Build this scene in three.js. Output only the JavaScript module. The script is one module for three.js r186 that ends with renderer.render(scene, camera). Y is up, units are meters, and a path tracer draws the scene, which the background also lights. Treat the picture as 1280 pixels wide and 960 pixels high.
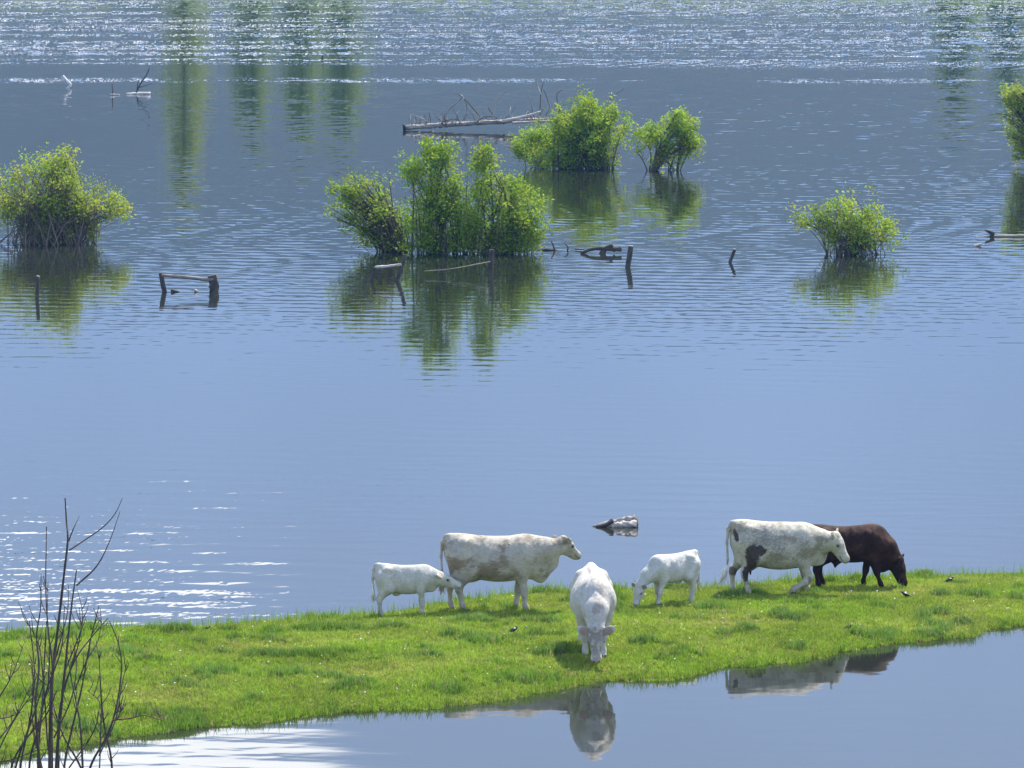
import * as THREE from 'three';
import { ImprovedNoise } from 'three/addons/math/ImprovedNoise.js';
import { mergeGeometries } from 'three/addons/utils/BufferGeometryUtils.js';

// ---------------------------------------------------------------- camera, sky, sun, exposure
const scene = new THREE.Scene();
const EYE = 12.85, FOCAL = 5970, PITCH = Math.atan(630 / FOCAL);      // eye height over the flood water, focal length in photo pixels
const camera = new THREE.PerspectiveCamera(2 * Math.atan(480 / FOCAL) * 180 / Math.PI, 4 / 3, 1, 9000);
camera.position.set(0, EYE, 0);
camera.rotation.set(-PITCH, 0, 0);
const renderer = new THREE.WebGLRenderer({ antialias: true });
renderer.toneMapping = THREE.LinearToneMapping;
renderer.toneMappingExposure = 1.9;
renderer.shadowMap.enabled = true;

const SUN = new THREE.Vector3(0.26, 0.82, -0.5).normalize();
const noise = new ImprovedNoise();
const N = (x, y, z = 0) => noise.noise(x, y, z);
const fbm = (x, y, z, o = 4) => { let a = 0.5, s = 0; for (let i = 0; i < o; i++) { s += a * N(x, y, z); x *= 2.03; y *= 2.03; z *= 2.03; a *= 0.5; } return s; };
const smooth = (a, b, x) => { const t = Math.min(1, Math.max(0, (x - a) / (b - a))); return t * t * (3 - 2 * t); };
const lerp = (a, b, t) => a + (b - a) * t;
const clamp = (x, a, b) => Math.min(b, Math.max(a, x));
let seed = 20240;
const rnd = () => { seed = (seed + 0x6D2B79F5) | 0; let t = Math.imul(seed ^ (seed >>> 15), 1 | seed); t = (t + Math.imul(t ^ (t >>> 7), 61 | t)) ^ t; return ((t ^ (t >>> 14)) >>> 0) / 4294967296; };
const rr = (a, b) => a + (b - a) * rnd();
const gauss = () => Math.sqrt(-2 * Math.log(1 - rnd())) * Math.cos(6.2832 * rnd());

{ // sky: clear spring blue near the horizon, a ring of white cumulus above it all round, broken cloud overhead
  const W = 2048, H = 1024, data = new Float32Array(W * H * 4);
  const heaps = [[-7.5, 12.6, 6.2, 3.2], [6, 14.2, 5.5, 2.8], [-1, 17.5, 5, 2.6], [16, 13.2, 4.5, 2.6]];           // cumulus heaps: azimuth from straight ahead, height, half width, half height (degrees)
  for (let a = 28; a < 345; a += 13) heaps.push([a + 4 * Math.sin(a), 13.5 + 1.8 * Math.sin(a * 2.3), 5 + 1.5 * Math.sin(a * 1.1), 2.8 + 0.5 * Math.sin(a * 3.7)]);
  for (let j = 0; j < H; j++) {
    const el = ((j + 0.5) / H - 0.5) * Math.PI, y = Math.sin(el), c = Math.cos(el), deg = el * 180 / Math.PI, up = Math.max(y, 0), g = Math.pow(Math.max(0, (up - 0.19) / 0.81), 0.7), elevationGain = 0.84 + 0.34 * smooth(4.5, 12, deg) - 0.18 * smooth(14, 40, deg);   // added brightness ramp by elevation, shaped to even out the light the water mirrors
    const base = [lerp(0.345, 0.1, g) * elevationGain, lerp(0.45, 0.21, g) * elevationGain, lerp(0.68, 0.5, g) * elevationGain];
    for (let i = 0; i < W; i++) {
      const az = ((i + 0.5) / W - 0.5) * 2 * Math.PI, x = Math.cos(az) * c, z = Math.sin(az) * c;
      const wisp = deg > 0 ? 1 + 0.2 * fbm(x * 11 + 3, y * 9, z * 11, 4) : 1, air = base.map(v => v * wisp);
      let col = air;
      if (deg > 6) {
        const ahead = Math.atan2(x, -z) * 180 / Math.PI, fine = fbm(x * 22, y * 40, z * 22, 5), q = 1 / (up + 0.22), n = fbm(x * q * 1.1 + 7.3, z * q * 1.1 - 2.1, 4.4, 6);
        let e = -1; for (const [a, h, w, t] of heaps) { let d = Math.abs(ahead - a) % 360; if (d > 180) d = 360 - d; if (d < 20) e = Math.max(e, 1 - (d / w) ** 2 - ((deg - h) / t) ** 2); }
        const m = Math.max(smooth(-0.15, 0.2, e + 0.7 * fine), smooth(0.04, 0.22, n + 0.1 * fine - 0.03 - 0.14 * smooth(40, 70, deg)) * smooth(15, 22, deg));
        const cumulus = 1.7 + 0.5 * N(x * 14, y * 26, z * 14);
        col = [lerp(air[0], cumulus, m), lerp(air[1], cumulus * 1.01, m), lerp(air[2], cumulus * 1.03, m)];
      }
      const k = (j * W + i) * 4;
      data[k] = col[0]; data[k + 1] = col[1]; data[k + 2] = col[2]; data[k + 3] = 1;
    }
  }
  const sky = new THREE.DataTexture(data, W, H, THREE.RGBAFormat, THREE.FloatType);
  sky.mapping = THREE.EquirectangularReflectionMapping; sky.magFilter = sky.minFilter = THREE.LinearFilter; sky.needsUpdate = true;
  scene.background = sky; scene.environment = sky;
}
const sun = new THREE.DirectionalLight(new THREE.Color(1, 0.95, 0.86), 5.0);
sun.position.copy(SUN).multiplyScalar(120).add(new THREE.Vector3(0, 0, -84));
sun.target.position.set(0, 0, -84); scene.add(sun, sun.target);
sun.castShadow = true; sun.shadow.mapSize.set(4096, 4096); sun.shadow.radius = 1.2;
Object.assign(sun.shadow.camera, { left: -60, right: 60, top: 60, bottom: -60, near: 1, far: 400 });

scene.fog = new THREE.FogExp2(new THREE.Color(0.09, 0.46, 1.0), 0.00013);

// ---------------------------------------------------------------- from photo pixels to places
const sp = Math.sin(PITCH), cp = Math.cos(PITCH);
const ray = (px, py) => { const x = (px - 640) / FOCAL, y = -(py - 480) / FOCAL; return [x, y * cp - sp, -cp - y * sp]; };
const at = (px, py, h = 0) => { const d = ray(px, py), t = (h - EYE) / d[1]; return new THREE.Vector3(d[0] * t, h, d[2] * t); };       // on the level h
const atZ = (px, py, z) => { const d = ray(px, py), t = z / d[2]; return new THREE.Vector3(d[0] * t, EYE + d[1] * t, z); };            // on the upright plane z
const scaleAt = z => FOCAL / Math.hypot(z, EYE);                                                                                       // photo pixels per metre

// ---------------------------------------------------------------- naming helpers
const taken = {};
const numbered = n => { const k = taken[n] = (taken[n] ?? -1) + 1; return k ? `${n}_${String(k).padStart(3, '0')}` : n; };
const shadowed = m => { m.castShadow = m.receiveShadow = true; return m; };
function thing(name, label, category, pos, turn = 0, group) {
  const o = new THREE.Group(); o.name = numbered(name); o.position.copy(pos); o.rotation.y = turn;
  o.userData = { label, category }; if (group) o.userData.group = group;
  scene.add(o); return o;
}
function part(name, geometry, material, parent) { const m = shadowed(new THREE.Mesh(geometry, material)); m.name = name; parent.add(m); return m; }
function structure(name, geometry, material) { const m = shadowed(new THREE.Mesh(geometry, material)); m.name = name; m.userData.kind = 'structure'; scene.add(m); return m; }
const mat = (r, g, b, roughness = 0.9, more = {}) => new THREE.MeshPhysicalMaterial({ color: new THREE.Color().setRGB(r, g, b), roughness, side: THREE.DoubleSide, ...more });

function geo(pos, idx, col, nor) {
  const g = new THREE.BufferGeometry();
  g.setAttribute('position', new THREE.BufferAttribute(pos instanceof Float32Array ? pos : new Float32Array(pos), 3));
  if (col) g.setAttribute('color', new THREE.BufferAttribute(col instanceof Float32Array ? col : new Float32Array(col), 3));
  if (idx) g.setIndex(idx.length > 65535 || pos.length / 3 > 65535 ? new THREE.BufferAttribute(new Uint32Array(idx), 1) : new THREE.BufferAttribute(new Uint16Array(idx), 1));
  if (nor) g.setAttribute('normal', new THREE.BufferAttribute(nor, 3)); else g.computeVertexNormals();
  return g;
}
// a tapering, slightly crooked tube through points; collects into one buffer
class Tubes {
  constructor() { this.p = []; this.i = []; this.c = []; }
  add(pts, r0, r1, { sides = 6, steps = 0, tint = null, rough = 0 } = {}) {
    const curve = new THREE.CatmullRomCurve3(pts, false, 'centripetal'), n = steps || Math.max(3, pts.length * 3), start = this.p.length / 3;
    const T = new THREE.Vector3(), A = new THREE.Vector3(), B = new THREE.Vector3(), P = new THREE.Vector3();
    for (let k = 0; k <= n; k++) {
      const u = k / n; curve.getPoint(u, P); curve.getTangent(u, T);
      A.set(0.3, 0.1, 1).cross(T).normalize(); if (A.lengthSq() < 0.1) A.set(1, 0, 0); B.crossVectors(T, A);
      const r = lerp(r0, r1, u);
      for (let s = 0; s < sides; s++) {
        const a = s / sides * 6.2832, q = r * (1 + rough * N(P.x * 6 + s * 1.7, P.y * 6, P.z * 6 + k));
        this.p.push(P.x + (A.x * Math.cos(a) + B.x * Math.sin(a)) * q, P.y + (A.y * Math.cos(a) + B.y * Math.sin(a)) * q, P.z + (A.z * Math.cos(a) + B.z * Math.sin(a)) * q);
        if (tint) { const v = Math.max(0.15, 1 + 0.9 * N(P.x * 4 + s * 1.7, P.y * 9 + k * 0.37, P.z * 4) + 0.4 * N(P.x * 21, P.y * 21, P.z * 21 + s)); this.c.push(tint[0] * v, tint[1] * v, tint[2] * v); }
      }
    }
    for (let k = 0; k < n; k++) for (let s = 0; s < sides; s++) {
      const a = start + k * sides + s, b = start + k * sides + (s + 1) % sides;
      this.i.push(a, b, b + sides, a, b + sides, a + sides);
    }
    for (const [k, flip] of [[0, 1], [n, 0]]) {                      // closed ends
      const o = start + k * sides;
      for (let s = 1; s < sides - 1; s++) flip ? this.i.push(o, o + s + 1, o + s) : this.i.push(o, o + s, o + s + 1);
    }
    return this;
  }
  build() { return geo(this.p, this.i, this.c.length ? this.c : null); }
}

// ---------------------------------------------------------------- the grass bank's outline and height (plain numbers in metres)
const line = (pts, h) => { const w = pts.map(([x, y]) => at(x, y, h)); return x => { let i = 0; while (i < w.length - 2 && w[i + 1].x < x) i++; const a = w[i], b = w[i + 1]; return lerp(a.z, b.z, (x - a.x) / (b.x - a.x)); }; };
const nearRaw = line([[-420, 1010], [-200, 985], [0, 950], [60, 938], [150, 922], [250, 908], [330, 903], [400, 891], [470, 886], [540, 886], [590, 878], [640, 872], [700, 861], [760, 850], [830, 850], [860, 846], [900, 833], [960, 829], [1010, 826], [1060, 813], [1120, 804], [1170, 797], [1215, 796], [1236, 786], [1280, 781], [1500, 765], [1750, 755]], 0);
const farRaw = line([[-420, 812], [-200, 806], [0, 799], [120, 795], [250, 792], [400, 782], [470, 776], [560, 763], [640, 752], [700, 746], [800, 746], [900, 742], [1000, 732], [1150, 728], [1280, 724], [1500, 715], [1750, 712]], 0.12);
const zNear = x => nearRaw(x) + 0.22 * N(x * 1.1, 3.3) + 0.12 * N(x * 3.7, 8.1);
const zFar = x => farRaw(x) - 0.75 + 0.25 * N(x * 0.9, 5.7) + 0.12 * N(x * 3.1, 1.1);
function ground(x, z) {
  const u = zNear(x) - z, v = z - zFar(x);
  if (u < 0) return 0.12 * u; if (v < 0) return 0.2 * v;
  return (0.25 + 0.05 * N(x * 0.35, z * 0.35, 9)) * (1 - Math.exp(-u / 1.9)) * (1 - Math.exp(-v / 0.75)) + 0.035 * N(x * 1.6, z * 1.6, 2) * Math.min(1, u, v);
}
const onBank = (px, py) => { let p = at(px, py, 0.2); for (let k = 0; k < 5; k++) p = at(px, py, ground(p.x, p.z)); return p; };

// ---------------------------------------------------------------- water: one sheet of rippled flood water, finer where it lies near
{
  const waves = [];
  for (let k = 0; k < 26; k++) {
    const L = 0.16 * Math.pow(1.4 / 0.16, rnd()), dir = Math.PI / 2 + (L < 0.6 ? 0.5 : 0.28) * gauss(), kk = 6.2832 / L;
    waves.push([Math.cos(dir) * kk, Math.sin(dir) * kk, rr(0, 6.28), Math.pow(L, 0.15)]);
  }
  const norm = 1 / Math.sqrt(waves.length / 2);
  // slope of the ripples: still by the bank and in lee patches, ruffled by gusts farther out
  const ruffle = (x, d) => {
    const a = x / d, patch = N(x * 0.028 + 3, d * 0.045) + 0.5 * N(x * 0.09, d * 0.16 + 7);
    let s = 0.0048 + 0.004 * smooth(225, 270, d) + 0.0016 * clamp(patch, -0.5, 1);
    s += 0.0046 * smooth(118, 150, d) * (1 - smooth(205, 245, d)) * (0.75 + 0.6 * patch);
    s += 0.0052 * smooth(190, 215, d) * smooth(-0.02, 0.05, a) * (0.8 + 0.5 * patch);
    s += 0.0045 * smooth(92, 84, d) + 0.004 * smooth(86, 94, d) * (1 - smooth(102, 112, d)) * clamp(0.6 + patch, 0, 1.6);
    s += 0.0125 * smooth(-0.05, -0.115, a + 0.03 * patch + 0.05 * N(x * 0.9, d * 0.8, 6)) * (0.7 + 0.9 * N(x * 0.6, d * 1.3, 3)) * smooth(82, 85, d) * (1 - smooth(93, 101, d));
    if (d > 285) {
      const streak = N(x * 0.006 + 11, d * 0.07) + 0.8 * N(x * 0.014, d * 0.24 + 4) + 0.5 * N(x * 0.05, d * 0.6);
      s += 0.19 * smooth(-0.12, 0.3, streak) * smooth(322, 378, d + 42 * N(x * 0.017, d * 0.02, 5)) + 0.024 * smooth(318, 390, d + 42 * N(x * 0.017, d * 0.02, 5));
      s += 0.12 * Math.exp(-Math.pow((d - 308 - 3 * N(x * 0.03, 2)) / 3.0, 2)) * smooth(-0.05, 0.14, N(x * 0.045 + 1.2, 3) + 0.5 * N(x * 0.3, d * 1.1) + 0.2 - 0.25 * smooth(-0.01, 0.06, a));
    }
    if (d < 81) s = 0.0016 + 0.005 * smooth(-0.03, -0.075, a + 0.012 * patch) + 0.002 * clamp(patch, 0, 1);
    return s;
  };
  const water = new THREE.MeshPhysicalMaterial({ color: new THREE.Color().setRGB(0.018, 0.021, 0.016), roughness: 0.03, ior: 1.333 });
  const side = [0.15, 0.2, 0.28, 0.4, 0.6, 0.9, 1.4], SEAM = 296;
  const sheet = (name, ds, columns, fine) => {
    const us = side.slice().reverse().map(v => -v); for (let k = 0; k <= columns; k++) us.push(-0.122 + 0.244 * k / columns); us.push(...side);
    const R = ds.length, C = us.length, pos = new Float32Array(R * C * 3), nor = new Float32Array(R * C * 3), idx = new Uint32Array((R - 1) * (C - 1) * 6);
    let q = 0;
    for (let j = 0; j < R; j++) for (let i = 0; i < C; i++) {
      const d = ds[j], x = us[i] * d, z = -d, edge = Math.abs(us[i]) > 0.125 || d < 66;
      let h = 0, sx = 0, sz = 0;
      const s = edge ? 0 : ruffle(x, d) * norm;
      if (s) for (const [kx, kz, ph, w] of waves) {
        const p = kx * x + kz * z + ph + 0.9 * Math.sin(0.21 * x + 0.13 * z + ph), k = Math.hypot(kx, kz), a = s * w, c = Math.cos(p);
        h += a / k * Math.sin(p); sx += a * kx / k * c; sz += a * kz / k * c;
      }
      if (!fine && s > 0.009 * norm && d < 105) { const a = s / norm; sz = 0.8 * sz + a * 0.65 * gauss(); }
      if (fine && s) { const a = s / norm; sz = 0.75 * sz + a * 0.65 * gauss(); sx = 0.5 * sx + a * 0.4 * gauss(); }      // ripples finer than the sheet's own grid
      if (Math.abs(d - SEAM) < 0.01) h = 0;
      const o = (j * C + i) * 3, l = Math.hypot(sx, 1, sz);
      pos[o] = x; pos[o + 1] = h; pos[o + 2] = z; nor[o] = -sx / l; nor[o + 1] = 1 / l; nor[o + 2] = -sz / l;
      if (j < R - 1 && i < C - 1) { const a = j * C + i; idx[q++] = a; idx[q++] = a + 1; idx[q++] = a + C + 1; idx[q++] = a; idx[q++] = a + C + 1; idx[q++] = a + C; }
    }
    const g = new THREE.BufferGeometry();
    g.setAttribute('position', new THREE.BufferAttribute(pos, 3)); g.setAttribute('normal', new THREE.BufferAttribute(nor, 3)); g.setIndex(new THREE.BufferAttribute(idx, 1));
    structure(name, g, water);
  };
  const near = [16, 30, 45, 56, 62], far = [];
  for (let d = 66; d < SEAM - 0.4;) { near.push(d); d += d * d / 77000 * 0.8; } near.push(SEAM);
  for (let d = SEAM; d < 553; d += d * d / 77000 * 0.44) far.push(d);
  sheet('flood_water', near, 330, false);
  sheet('river_water', far, 1300, true);
}

// ---------------------------------------------------------------- far shore: grassy bank, wooded hills, trees that the water mirrors
{
  const pos = [], idx = [], col = [], R = 14, C = 60;
  for (let j = 0; j < R; j++) for (let i = 0; i < C; i++) {
    const x = lerp(-900, 900, i / (C - 1)), d = lerp(0, 420, Math.pow(j / (R - 1), 1.6));
    pos.push(x, -0.4 + 1.7 * smooth(0, 22, d) + 3 * smooth(60, 400, d) + 0.3 * N(x * 0.02, d * 0.05), -540 - d - 5 * N(x * 0.011, 2));
    const v = 0.8 + 0.5 * N(x * 0.03, d * 0.03, 4); col.push(0.075 * v, 0.12 * v, 0.03 * v);
    if (j < R - 1 && i < C - 1) { const a = j * C + i; idx.push(a, a + 1, a + C + 1, a, a + C + 1, a + C); }
  }
  structure('far_bank', geo(pos, idx, col), mat(1, 1, 1, 1, { vertexColors: true }));
}
{
  const pos = [], idx = [], col = [], R = 60, C = 240;
  for (let j = 0; j < R; j++) for (let i = 0; i < C; i++) {
    const a = lerp(-1.25, 1.25, i / (C - 1)), t = j / (R - 1), d = lerp(940, 2700, t), x = Math.sin(a) * d, z = -Math.cos(a) * d;
    const ridge = 150 + 30 * N(a * 4.1 + 0.7, 3.1) + 14 * N(a * 13, 7.7) - 26 * smooth(0.0, 0.12, a) * (1 - smooth(0.2, 0.5, a));
    const h = 4 + ridge * smooth(0, 0.55, t) + 12 * N(x * 0.006, z * 0.006) * smooth(0.05, 0.4, t) + 5 * N(x * 0.03, z * 0.03) * smooth(0.02, 0.2, t);
    pos.push(x, h, z);
    const v = 0.75 + 0.5 * N(x * 0.02, z * 0.02, 1) + 0.3 * N(x * 0.08, z * 0.08, 5); col.push(0.012 * v, 0.021 * v, 0.019 * v);
    if (j < R - 1 && i < C - 1) { const b = j * C + i; idx.push(b, b + 1, b + C + 1, b, b + C + 1, b + C); }
  }
  // plain dark forest green, patchy by noise alone; all haze is scene.fog
  structure('hills', geo(pos, idx, col), mat(1, 1, 1, 1, { vertexColors: true }));
}

// ---------------------------------------------------------------- leaves
class Leaves {
  constructor() { this.p = []; this.i = []; this.c = []; }
  leaf(x, y, z, len, wid, tint) {
    const a = rnd() * 6.2832, e = Math.asin(rr(-0.75, 0.95)), dx = Math.cos(a) * Math.cos(e), dy = Math.sin(e), dz = Math.sin(a) * Math.cos(e);
    let sx = rr(-1, 1), sy = rr(-1, 1), sz = rr(-1, 1); const dt = sx * dx + sy * dy + sz * dz; sx -= dt * dx; sy -= dt * dy; sz -= dt * dz;
    const l = Math.hypot(sx, sy, sz) || 1, w = wid / 2 / l, o = this.p.length / 3, m = 0.45 * len, f = 0.18 * wid;
    const nx = (dy * sz - dz * sy) / l, ny = (dz * sx - dx * sz) / l, nz = (dx * sy - dy * sx) / l;
    this.p.push(x, y, z, x + dx * m + sx * w + nx * f, y + dy * m + sy * w + ny * f, z + dz * m + sz * w + nz * f, x + dx * len, y + dy * len, z + dz * len, x + dx * m - sx * w + nx * f, y + dy * m - sy * w + ny * f, z + dz * m - sz * w + nz * f);
    this.i.push(o, o + 1, o + 2, o, o + 2, o + 3);
    for (let k = 0; k < 4; k++) this.c.push(tint[0], tint[1], tint[2]);
  }
  build() { return geo(this.p, this.i, this.c); }
}
const leafMat = mat(1, 1, 1, 0.9, { vertexColors: true, specularIntensity: 0.3, transmission: 0.5, thickness: 0 });
const barkMat = mat(1, 1, 1, 0.95, { vertexColors: true });

// a flooded bush: crown lobes given as outlines [cx, cy, rx, ry] in photo pixels at the bush's own distance, which its foot on the water gives
function bush(name, label, category, [bx, by], lobes, o = {}) {
  const foot = at(bx, by), s = scaleAt(foot.z), root = thing(name, label, category, foot, 0, o.group);
  const stems = new Tubes(), leaves = new Leaves(), tint = (o.tint || [0.15, 0.235, 0.028]).map((v, k) => v * [2.15, 1.85, 1.5][k]), feet = o.feet || [bx];
  for (const [cx, cy, rx, ry, dz = 0] of lobes) {
    const c = new THREE.Vector3((cx - bx) / s, (by - cy) / s, dz), R = [1.0 * rx / s, 0.96 * ry / s, Math.min(rx, ry * 1.3) / s * 0.9];
    const vol = R[0] * R[1] * R[2], count = Math.round((o.density || 1) * 82 * Math.pow(vol, 0.72) + 16);
    const tips = [];
    for (let k = 0; k < count / 4.5; k++) { const a = rnd() * 6.2832, e = Math.asin(rr(-1, 1)), q = Math.pow(rnd(), 0.34) * (0.92 + 0.16 * gauss()); tips.push([c.x + R[0] * q * Math.cos(a) * Math.cos(e), c.y + R[1] * q * Math.sin(e), c.z + R[2] * q * Math.sin(a) * Math.cos(e)]); }
    const loose = 0.1 + 0.09 * Math.cbrt(vol);
    for (let k = 0; k < count; k++) {
      const q = tips[k % tips.length], P = new THREE.Vector3(q[0] + gauss() * loose, q[1] + gauss() * loose * 1.25, q[2] + gauss() * loose);
      if (P.y < 0.06) P.y = rr(0.06, 0.3);
      const low = 1 - P.y / ((by - cy + ry) / s);                                     // 0 at the top
      if (rnd() < (o.stems || 0.14)) {
        const fx = (feet[Math.floor(rnd() * feet.length)] - bx) / s, F = new THREE.Vector3(fx + gauss() * (o.spread || 0.16), -0.35, gauss() * (o.spread || 0.16));
        const M = new THREE.Vector3(lerp(F.x, P.x, 0.42) + 0.08 * gauss(), lerp(-0.1, P.y, 0.55) + 0.05 * gauss(), lerp(F.z, P.z, 0.42) + 0.08 * gauss());
        const far = F.distanceTo(P), r = (o.girth || 0.022) * rr(0.6, 1.2) * Math.min(1.3, far / 2);
        stems.add([F, M, P], r, r * 0.3, { sides: 5, steps: 6, tint: o.bark || [0.11, 0.09, 0.07] });
        for (let t = 0; t < 2; t++) {
          const g = lerp(0.5, 0.9, rnd()), B = M.clone().lerp(P, (g - 0.42) / 0.58 > 0 ? (g - 0.42) / 0.58 : 0), E = B.clone().add(new THREE.Vector3(gauss() * 0.22, Math.abs(gauss()) * 0.24, gauss() * 0.22));
          stems.add([B, B.clone().lerp(E, 0.5).add(new THREE.Vector3(0, 0.02, 0)), E], r * 0.4, r * 0.2, { sides: 4, steps: 3, tint: o.bark || [0.11, 0.09, 0.07] });
        }
      }
      if (o.bare && low > rr(o.bare - 0.22, o.bare + 0.22)) continue;
      const n = Math.round(rr(14, 30)), sg = rr(0.08, 0.15), hue = rr(0.72, 1.25), yel = rr(0.85, 1.25);
      for (let t = 0; t < n; t++) {
        const L = rr(0.08, 0.155) * (o.leaf || 1), v = hue * rr(0.8, 1.2), y = P.y + gauss() * sg * 1.1;
        if (y < 0.03) continue;
        leaves.leaf(P.x + gauss() * sg, y, P.z + gauss() * sg, L, L * rr(0.4, 0.55), [tint[0] * v * yel, tint[1] * v, tint[2] * v]);
      }
    }
  }
  part('stems', stems.build(), barkMat, root);
  part('foliage', leaves.build(), leafMat, root);
  return root;
}

bush('willow_bush', 'rounded yellow-green willow bush with bare fanned grey stems standing in the flood', 'bush', [66, 304],
  [[60, 240, 56, 46], [15, 248, 42, 42], [66, 206, 30, 20], [118, 250, 34, 28], [140, 258, 20, 14], [75, 268, 62, 26], [70, 292, 66, 14]],
  { tint: [0.165, 0.25, 0.04], stems: 0.9, bare: 0.92, spread: 0.5, bark: [0.17, 0.135, 0.1], density: 0.8, girth: 0.017, feet: [35, 50, 66, 80, 95] });
bush('willow_bush', 'thin low willow bush leaning away from the two tallest flooded bushes, stems showing through', 'bush', [492, 314],
  [[458, 250, 46, 34], [440, 256, 30, 26], [488, 276, 30, 32], [470, 292, 32, 18], [488, 306, 26, 10]], { tint: [0.14, 0.225, 0.03], stems: 0.5, bare: 0.85, girth: 0.03, density: 0.72, feet: [484, 500, 508] });
bush('willow_bush', 'tallest dense green bush in the flooded clump, narrow upright crown', 'bush', [547, 317],
  [[540, 222, 36, 36], [544, 268, 40, 44], [556, 196, 20, 16], [514, 212, 12, 12], [540, 190, 18, 10], [548, 302, 46, 16], [572, 250, 20, 30], [530, 296, 24, 20], [548, 311, 48, 8]], { tint: [0.13, 0.225, 0.024], density: 1.15, girth: 0.03, feet: [520, 535, 547, 558, 575] });
bush('willow_bush', 'broad dense green bush with a pointed top, leaves trailing low, in the tall clump', 'bush', [616, 317],
  [[612, 262, 42, 50], [605, 212, 22, 22], [606, 196, 9, 10], [645, 270, 36, 34], [662, 288, 28, 24], [590, 288, 26, 28], [640, 232, 20, 16], [620, 303, 54, 14], [646, 300, 34, 16], [622, 311, 58, 8]], { tint: [0.135, 0.225, 0.024], density: 1.1, girth: 0.03, feet: [588, 600, 616, 634, 650] });
bush('willow_bush', 'rounded dense green bush standing in water just before the fallen dead tree', 'bush', [727, 211],
  [[730, 158, 46, 34], [742, 178, 46, 30], [710, 178, 40, 32], [745, 140, 34, 14], [730, 200, 50, 10], [728, 207, 54, 6]], { density: 1.25, tint: [0.14, 0.23, 0.024], leaf: 1.15, girth: 0.035, feet: [700, 715, 727, 742, 760] });
bush('willow_bush', 'low green bush pressed against the round bush by the fallen dead tree', 'bush', [672, 209],
  [[670, 184, 28, 22], [682, 172, 22, 16], [655, 188, 14, 16]], { tint: [0.145, 0.24, 0.026], leaf: 1.15, density: 1.0 });
bush('small_tree', 'small flooded tree with forked dark trunks clear of the water under a loose green crown', 'tree', [836, 213],
  [[844, 170, 36, 24], [812, 172, 20, 20], [850, 156, 20, 13], [868, 178, 18, 16], [832, 196, 20, 12]], { tint: [0.145, 0.235, 0.026], leaf: 1.15, stems: 0.09, girth: 0.055, feet: [811, 813, 834, 846], spread: 0.05, density: 1.05 });
bush('willow_bush', 'small wide lone bush with thin open base, apart from the others in open water', 'bush', [1064, 318],
  [[1062, 282, 46, 26], [1016, 276, 22, 12], [1058, 262, 30, 14], [1104, 290, 22, 20], [1072, 296, 40, 16]], { tint: [0.155, 0.25, 0.03], density: 0.95, stems: 0.7, feet: [1050, 1064, 1080], spread: 0.3 });
bush('willow_bush', 'tall pale yellow-green willow with drooping sparse branches, cut by the picture edge', 'bush', [1318, 208],
  [[1286, 130, 32, 30], [1272, 118, 20, 18], [1264, 140, 14, 26], [1280, 178, 22, 24], [1325, 130, 45, 55], [1276, 190, 10, 14]], { tint: [0.185, 0.265, 0.055], density: 0.8, leaf: 1.1, girth: 0.04, stems: 0.6 });

// trees of the far shore, seen only as green streaks in the water
const farTree = (px, wide, low, tint) => {
  const z = -(562 + rr(0, 26)), c = atZ(px, 0, z), base = new THREE.Vector3(c.x, 1.2, z), top = (low + 150) / FOCAL * -z - EYE, h = top - base.y, w = wide / FOCAL * -z / 2;
  const root = thing('shore_tree', 'green tree on the far shore, mirrored as a streak in the water', 'tree', base, 0, 'trees along the far shore');
  const T = new Tubes(), L = new Leaves();
  T.add([new THREE.Vector3(0, -0.8, 0), new THREE.Vector3(0.2, h * 0.4, 0.1), new THREE.Vector3(-0.1, h * 0.85, 0)], 0.2, 0.05, { sides: 7, tint: [0.1, 0.08, 0.06] });
  for (let k = 0; k < 130; k++) {
    const t = rr(0.03, 1), r = w * Math.sin(Math.PI * Math.pow(t, 0.7) * 0.93 + 0.1) * Math.pow(rnd(), 0.45), a = rnd() * 6.283, P = [r * Math.cos(a), h * t, r * Math.sin(a)];
    if (k % 4 === 0) T.add([new THREE.Vector3(0, h * t * 0.75, 0), new THREE.Vector3(P[0] * 0.5, h * t * 0.9, P[2] * 0.5), new THREE.Vector3(...P)], 0.09, 0.03, { sides: 4, steps: 3, tint: [0.1, 0.08, 0.06] });
    const v = rr(0.75, 1.2);
    for (let q = 0; q < 26; q++) { const l = rr(0.4, 0.75); L.leaf(P[0] + gauss() * 0.75, Math.max(0.4, P[1] + gauss() * 0.8), P[2] + gauss() * 0.75, l, l * 0.6, [tint[0] * v, tint[1] * v, tint[2] * v]); }
  }
  part('trunk', T.build(), barkMat, root); part('crown', L.build(), leafMat, root);
};
for (const [px, w, low, t] of [[228, 62, 235, 0], [314, 60, 150, 1], [376, 56, 150, 1], [428, 60, 160, 1], [-60, 90, 110, 0], [1195, 56, 100, 1], [1262, 56, 105, 1], [1360, 90, 160, 1]])
  farTree(px, w, low, t ? [0.27, 0.34, 0.06] : [0.33, 0.38, 0.05]);

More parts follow.
